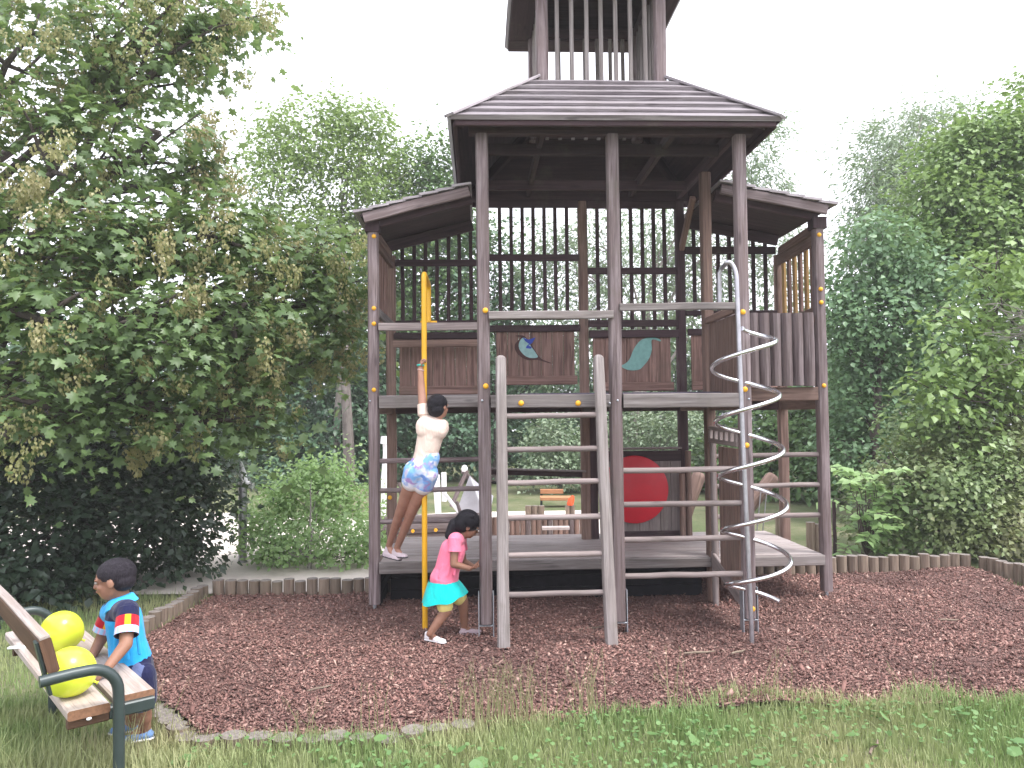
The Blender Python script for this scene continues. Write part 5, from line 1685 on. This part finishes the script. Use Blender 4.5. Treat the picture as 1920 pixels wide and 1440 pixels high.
# ---- dark undergrowth beneath the maple
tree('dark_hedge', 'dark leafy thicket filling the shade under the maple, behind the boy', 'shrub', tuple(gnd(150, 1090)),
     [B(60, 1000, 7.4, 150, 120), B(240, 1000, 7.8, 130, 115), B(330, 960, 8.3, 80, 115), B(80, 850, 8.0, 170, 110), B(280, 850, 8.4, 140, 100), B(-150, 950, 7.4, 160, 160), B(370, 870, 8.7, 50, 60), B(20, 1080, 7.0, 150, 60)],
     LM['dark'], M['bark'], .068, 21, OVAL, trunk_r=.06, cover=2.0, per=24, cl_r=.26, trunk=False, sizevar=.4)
# ---- trees beyond the playground
FAR = 'trees beyond the playground'
tree('poplar_tree', 'tall pale green tree left of the tower roof with thin grey stems showing', 'tree', tuple(gnd(640, 905)),
     [B(560, 250, 18, 95, 70), B(660, 220, 18.5, 80, 60), B(520, 330, 17.5, 80, 75), B(640, 340, 18, 90, 80), B(720, 300, 19, 70, 60), B(600, 440, 18, 100, 60), B(700, 420, 18.5, 80, 60), B(500, 420, 17.5, 60, 60)],
     LM['light'], M['palebark'], .10, 31, OVAL, trunk_r=.11, top=tuple(at(640, 330, 18)), cover=1.35, per=40, cl_r=.40, group=FAR, shell=.3)
tree('ash_tree', 'mid green bushy tree between the pale tree and the left edge of the tower roof', 'tree', tuple(gnd(800, 900)),
     [B(800, 310, 20, 70, 60), B(780, 400, 20, 90, 70), B(850, 350, 20.5, 60, 90), B(740, 480, 20, 90, 70), B(860, 470, 20, 70, 70), B(700, 560, 20, 90, 70), B(820, 580, 20, 110, 80)],
     LM['mid'], M['bark'], .12, 32, OVAL, trunk_r=.13, top=tuple(at(800, 420, 20)), cover=1.9, per=40, cl_r=.46, group=FAR)
tree('broad_tree', 'dark broad tree low behind the bare grey trunk and pale shrub', 'tree', tuple(gnd(560, 900)),
     [B(480, 620, 19, 90, 80), B(600, 640, 19.5, 110, 90), B(500, 760, 19, 100, 90), B(640, 780, 19.5, 110, 90), B(560, 860, 19, 130, 60), B(740, 720, 20, 90, 100), B(760, 840, 20, 110, 70)],
     LM['deep'], M['bark'], .14, 33, OVAL, trunk_r=.16, cover=1.9, per=40, cl_r=.46, group=FAR)
tree('willow_tree', 'pale silvery willow seen through the slats and beside the tower roof', 'tree', tuple(gnd(1180, 905)),
     [B(1430, 260, 19, 55, 70), B(1440, 360, 19, 60, 70), B(1370, 300, 19.5, 60, 90), B(1250, 420, 19, 90, 80), B(1120, 450, 18.5, 90, 80), B(1040, 480, 18.5, 70, 90), B(1180, 560, 18.5, 110, 80), B(1060, 620, 18.5, 90, 80), B(1320, 480, 19, 90, 90), B(1440, 480, 19, 80, 80), B(1300, 600, 19, 90, 80)],
     LM['pale'], M['palebark'], .13, 34, NARROW, trunk_r=.15, top=tuple(at(1230, 480, 18.5)), cover=2.0, per=50, cl_r=.40, group=FAR, droop=.8)
tree('lime_tree', 'dark green tree filling the gap behind the left bay of the tower', 'tree', tuple(gnd(930, 905)),
     [B(930, 470, 19.5, 70, 60), B(900, 560, 19.5, 90, 70), B(980, 560, 19.5, 60, 60), B(900, 680, 19.5, 100, 80), B(980, 740, 19.5, 90, 80), B(880, 800, 19.5, 110, 70), B(1000, 850, 20, 120, 50)],
     LM['deep'], M['bark'], .12, 35, OVAL, trunk_r=.13, top=tuple(at(935, 560, 19.5)), cover=1.15, per=40, cl_r=.45, group=FAR)
tree('pale_bush', 'pale dusty bush behind the ladder rungs', 'shrub', tuple(gnd(1050, 915)),
     [B(1050, 820, 16.5, 65, 45), B(1030, 870, 16.5, 60, 35), B(1090, 860, 16.5, 55, 45)],
     LM['pale'], M['greybark'], .08, 36, OVAL, trunk_r=.05, cover=1.5, per=20, cl_r=.3, trunk=False)
tree('round_bush', 'grey green bush above the board with the red disc', 'shrub', tuple(gnd(1230, 915)),
     [B(1200, 800, 17.5, 70, 60), B(1270, 800, 16.5, 60, 50), B(1330, 860, 16.5, 70, 70), B(1260, 870, 17, 80, 50)],
     LM['pale'], M['greybark'], .08, 37, OVAL, trunk_r=.05, cover=1.5, per=20, cl_r=.3, trunk=False)
tree('thicket', 'green thicket behind the right hand posts of the tower', 'shrub', tuple(gnd(1440, 930)),
     [B(1420, 820, 15.5, 80, 70), B(1500, 780, 15, 80, 80), B(1480, 880, 14.5, 70, 55), B(1560, 800, 14.5, 80, 90), B(1390, 880, 16, 80, 50), B(1560, 900, 14, 60, 50)],
     LM['mid'], M['bark'], .11, 38, OVAL, trunk_r=.06, cover=1.9, per=20, cl_r=.35, trunk=False)
tree('grey_willow', 'tall hazy silver green willow right of the tower, paler than its neighbours', 'tree', tuple(gnd(1680, 910)),
     [B(1680, 270, 17, 90, 60), B(1760, 230, 17.5, 90, 55), B(1640, 350, 16.5, 60, 70), B(1720, 350, 17, 90, 80), B(1620, 440, 16.5, 50, 60), B(1700, 450, 17, 80, 70)],
     LM['pale'], M['palebark'], .12, 39, NARROW, trunk_r=.12, top=tuple(at(1690, 420, 17)), cover=3.4, per=55, cl_r=.42, droop=.8)
tree('oak_tree', 'big yellow green tree rising at the right edge', 'tree', tuple(gnd(1830, 960)),
     [B(1870, 240, 13, 80, 60), B(1800, 290, 13, 80, 60), B(1920, 300, 13, 110, 100), B(1760, 370, 12.8, 80, 60), B(1850, 400, 12.8, 110, 80), B(1960, 450, 13, 100, 110), B(1770, 470, 12.8, 90, 60), B(1880, 510, 12.8, 100, 60), B(2040, 360, 13, 100, 150), B(1980, 180, 13.5, 80, 60)],
     LM['oak'], M['bark'], .10, 40, OVAL, trunk_r=.14, top=tuple(at(1870, 430, 13)), cover=2.6, per=40, cl_r=.36)
tree('plum_tree', 'mid green tree behind the corner post, with deep shade under its crown', 'tree', tuple(gnd(1640, 980)),
     [B(1650, 440, 12, 70, 50), B(1720, 500, 12, 80, 50), B(1610, 520, 12, 60, 50), B(1640, 590, 11.8, 90, 50), B(1740, 570, 11.8, 70, 40), B(1590, 650, 12, 60, 60), B(1680, 660, 12.5, 100, 60), B(1610, 760, 12, 70, 70), B(1700, 780, 13, 100, 80), B(1600, 840, 11.8, 60, 50)],
     LM['plum'], M['bark'], .09, 41, OVAL, trunk_r=.10, top=tuple(at(1650, 600, 12)), cover=2.5, per=42, cl_r=.34)
tree('cherry_tree', 'bright green large leaved branches reaching in above the olive bush', 'tree', (6.6, 9.3, 0),
     [B(1870, 490, 9.2, 60, 40), B(1890, 560, 9.1, 70, 45), B(1810, 640, 9.0, 70, 45), B(1770, 600, 9.2, 40, 30), B(1750, 720, 8.9, 60, 40), B(1860, 700, 9.0, 80, 50), B(1930, 640, 9.2, 60, 80), B(1980, 540, 9.3, 60, 90)],
     LM['oak'], M['bark'], .095, 42, OVAL, trunk_r=.06, top=(6.2, 9.2, 3.6), cover=1.7, per=22, cl_r=.26, droop=.9)
tree('olive_bush', 'broad dull olive bush behind the right end of the log edging', 'shrub', tuple(gnd(1800, 1035)),
     [B(1760, 800, 9.4, 90, 55), B(1850, 790, 9.2, 100, 60), B(1700, 880, 9.0, 80, 55), B(1800, 890, 8.8, 110, 65), B(1900, 880, 8.8, 90, 80), B(1740, 970, 8.9, 100, 60), B(1860, 980, 8.6, 110, 60), B(1970, 950, 8.8, 80, 100), B(1660, 960, 9.2, 50, 50)],
     LM['olive'], M['bark'], .06, 43, OVAL, trunk_r=.04, cover=1.8, per=44, cl_r=.22, trunk=False)
tree('pale_shrub', 'pale feathery shrub growing on the sand left of the tower', 'shrub', tuple(gnd(580, 1066)),
     [B(570, 940, 9.3, 75, 50), B(510, 980, 9.2, 60, 45), B(630, 960, 9.3, 65, 55), B(560, 1040, 8.6, 85, 42), B(645, 1042, 8.6, 55, 42), B(505, 1022, 8.7, 45, 40), B(610, 900, 9.4, 45, 30), B(690, 1030, 8.7, 35, 50)],
     LM['shrub'], M['greybark'], .055, 44, OVAL, trunk_r=.02, cover=1.7, per=30, cl_r=.18, trunk=False, up=.5, droop=-.5)
def walnut():
    base = gnd(1625, 1045)
    o = thing('walnut_sapling', 'young sapling with long feathered leaves beside the right tower post', 'sapling', base)
    g = np.random.default_rng(45)
    Ps, Ns, Ts, Sz = [], [], [], []
    mb = MB()
    for k in range(34):
        tip = at(g.uniform(1575, 1690), g.uniform(868, 1035), g.uniform(8.3, 9.0)) - base
        st = Vector((tip.x * .35, tip.y * .35, tip.z * g.uniform(.6, .95)))
        limb(mb, g, (0, 0, .02), st, .008, .004, .03, 5)
        d = Vector((g.normal(), g.normal() - .4, -.15)).normalized()
        e = tip + d * .22
        pts = limb(mb, g, st, e, .004, .002, .12, 7)
        for i in range(1, 7):
            for sgn in (-1, 1):
                p = pts[i]; t = (pts[i] - pts[i - 1]).normalized()
                sd = t.cross(Vector((0, 0, 1))).normalized() * sgn
                Ps.append(p); Ns.append(Vector((0, -.2, 1)) + Vector(g.normal(size=3)) * .25); Ts.append(sd + t * .5 + Vector((0, 0, -.25))); Sz.append(g.uniform(.09, .14))
    leaves('foliage', np.array([tuple(p) for p in Ps]), np.array([tuple(p) for p in Ns]), np.array([tuple(p) for p in Ts]), np.array(Sz), OVAL, LM['shrub'], o)
    mb.build('stems', M['bark'], o)
walnut()
def bare_trunk():
    b = gnd(655, 915)
    o = thing('bare_trunk', 'straight pale grey trunk standing behind the pale shrub', 'tree', b)
    mb = MB()
    top = at(640, 420, b.y) - b
    n = 12
    pts = [Vector((0, 0, 0)).lerp(top, i / n) + Vector((math.sin(i) * .012, 0, 0)) for i in range(n + 1)]
    mb.tube(pts, [.14 - .007 * i for i in range(n + 1)], 12)
    g = np.random.default_rng(3)
    for k in range(9):
        a = pts[6 + k % 6]
        limb(mb, g, a, a + Vector((g.uniform(-1.2, 1.2), g.uniform(-.4, .4), g.uniform(.6, 1.8))), .035, .012, .05, 6)
    mb.build('trunk', M['midbark'], o)
bare_trunk()
def dead_twigs():
    b = Vector((6.0, 8.9, 0))
    o = thing('dead_branch', 'tangle of bare grey twigs poking out of the bushes at the right edge', 'branch', b)
    mb = MB(); g = np.random.default_rng(8)
    root = at(1990, 640, 8.7) - b
    mb.tube([Vector((0, 0, 0)), root * .5 + Vector((.1, 0, 0)), root], [.03, .024, .02], 6)
    for k in range(16):
        e = at(g.uniform(1835, 1920), g.uniform(560, 700), g.uniform(8.4, 8.9)) - b
        pts = limb(mb, g, root, e, .009, .003, .06, 7)
        for q in range(3):
            s = pts[int(g.integers(2, 6))]
            limb(mb, g, s, s + Vector((-.15 + g.normal() * .06, g.normal() * .08, g.normal() * .10)), .004, .002, .03, 4)
    mb.build('twigs', M['greybark'], o)
dead_twigs()
# ---- the wood that closes the view far behind, and the thin air in front of it
def far_wood():
    g = np.random.default_rng(77)
    blobs = []
    for i in range(34):
        x = -24 + 48 * i / 33 + g.uniform(-.5, .5)
        for z in (1.0, 3.2):
            blobs.append(((x, 27 + g.uniform(-1.2, 1.2) + abs(x) * -.15, z + g.uniform(-.3, .5)), (1.7, 1.2, 1.6)))
    P, N, T, _ = crown_points(g, blobs, .2, cover=1.7, per=16, cl_r=.6)
    tag(leaves('far_wood', P, N, T, .2 * np.clip(g.normal(1, .25, len(P)), .5, 1.6), OVAL, LM['deep']), kind='stuff')
far_wood()
def haze(density):
    v = [(x, y, z) for x in (-46, 46) for y in (-13, 61) for z in (-1.03, 14)]
    me = bpy.data.meshes.new('haze')
    me.from_pydata(v, [], [(0, 1, 3, 2), (4, 6, 7, 5), (0, 4, 5, 1), (2, 3, 7, 6), (0, 2, 6, 4), (1, 5, 7, 3)])
    m = bpy.data.materials.new('pale_haze'); m.use_nodes = True
    n, l = m.node_tree.nodes, m.node_tree.links
    n.remove(n['Principled BSDF'])
    pv = n.new('ShaderNodeVolumePrincipled')
    pv.inputs['Color'].default_value = (.95, .95, .97, 1)
    pv.inputs['Density'].default_value = density
    l.new(pv.outputs[0], n['Material Output'].inputs['Volume'])
    me.materials.append(m)
    o = bpy.data.objects.new('haze', me); COL.objects.link(o)
    tag(o, kind='stuff')
haze(.0021)
#@@ENDTREES
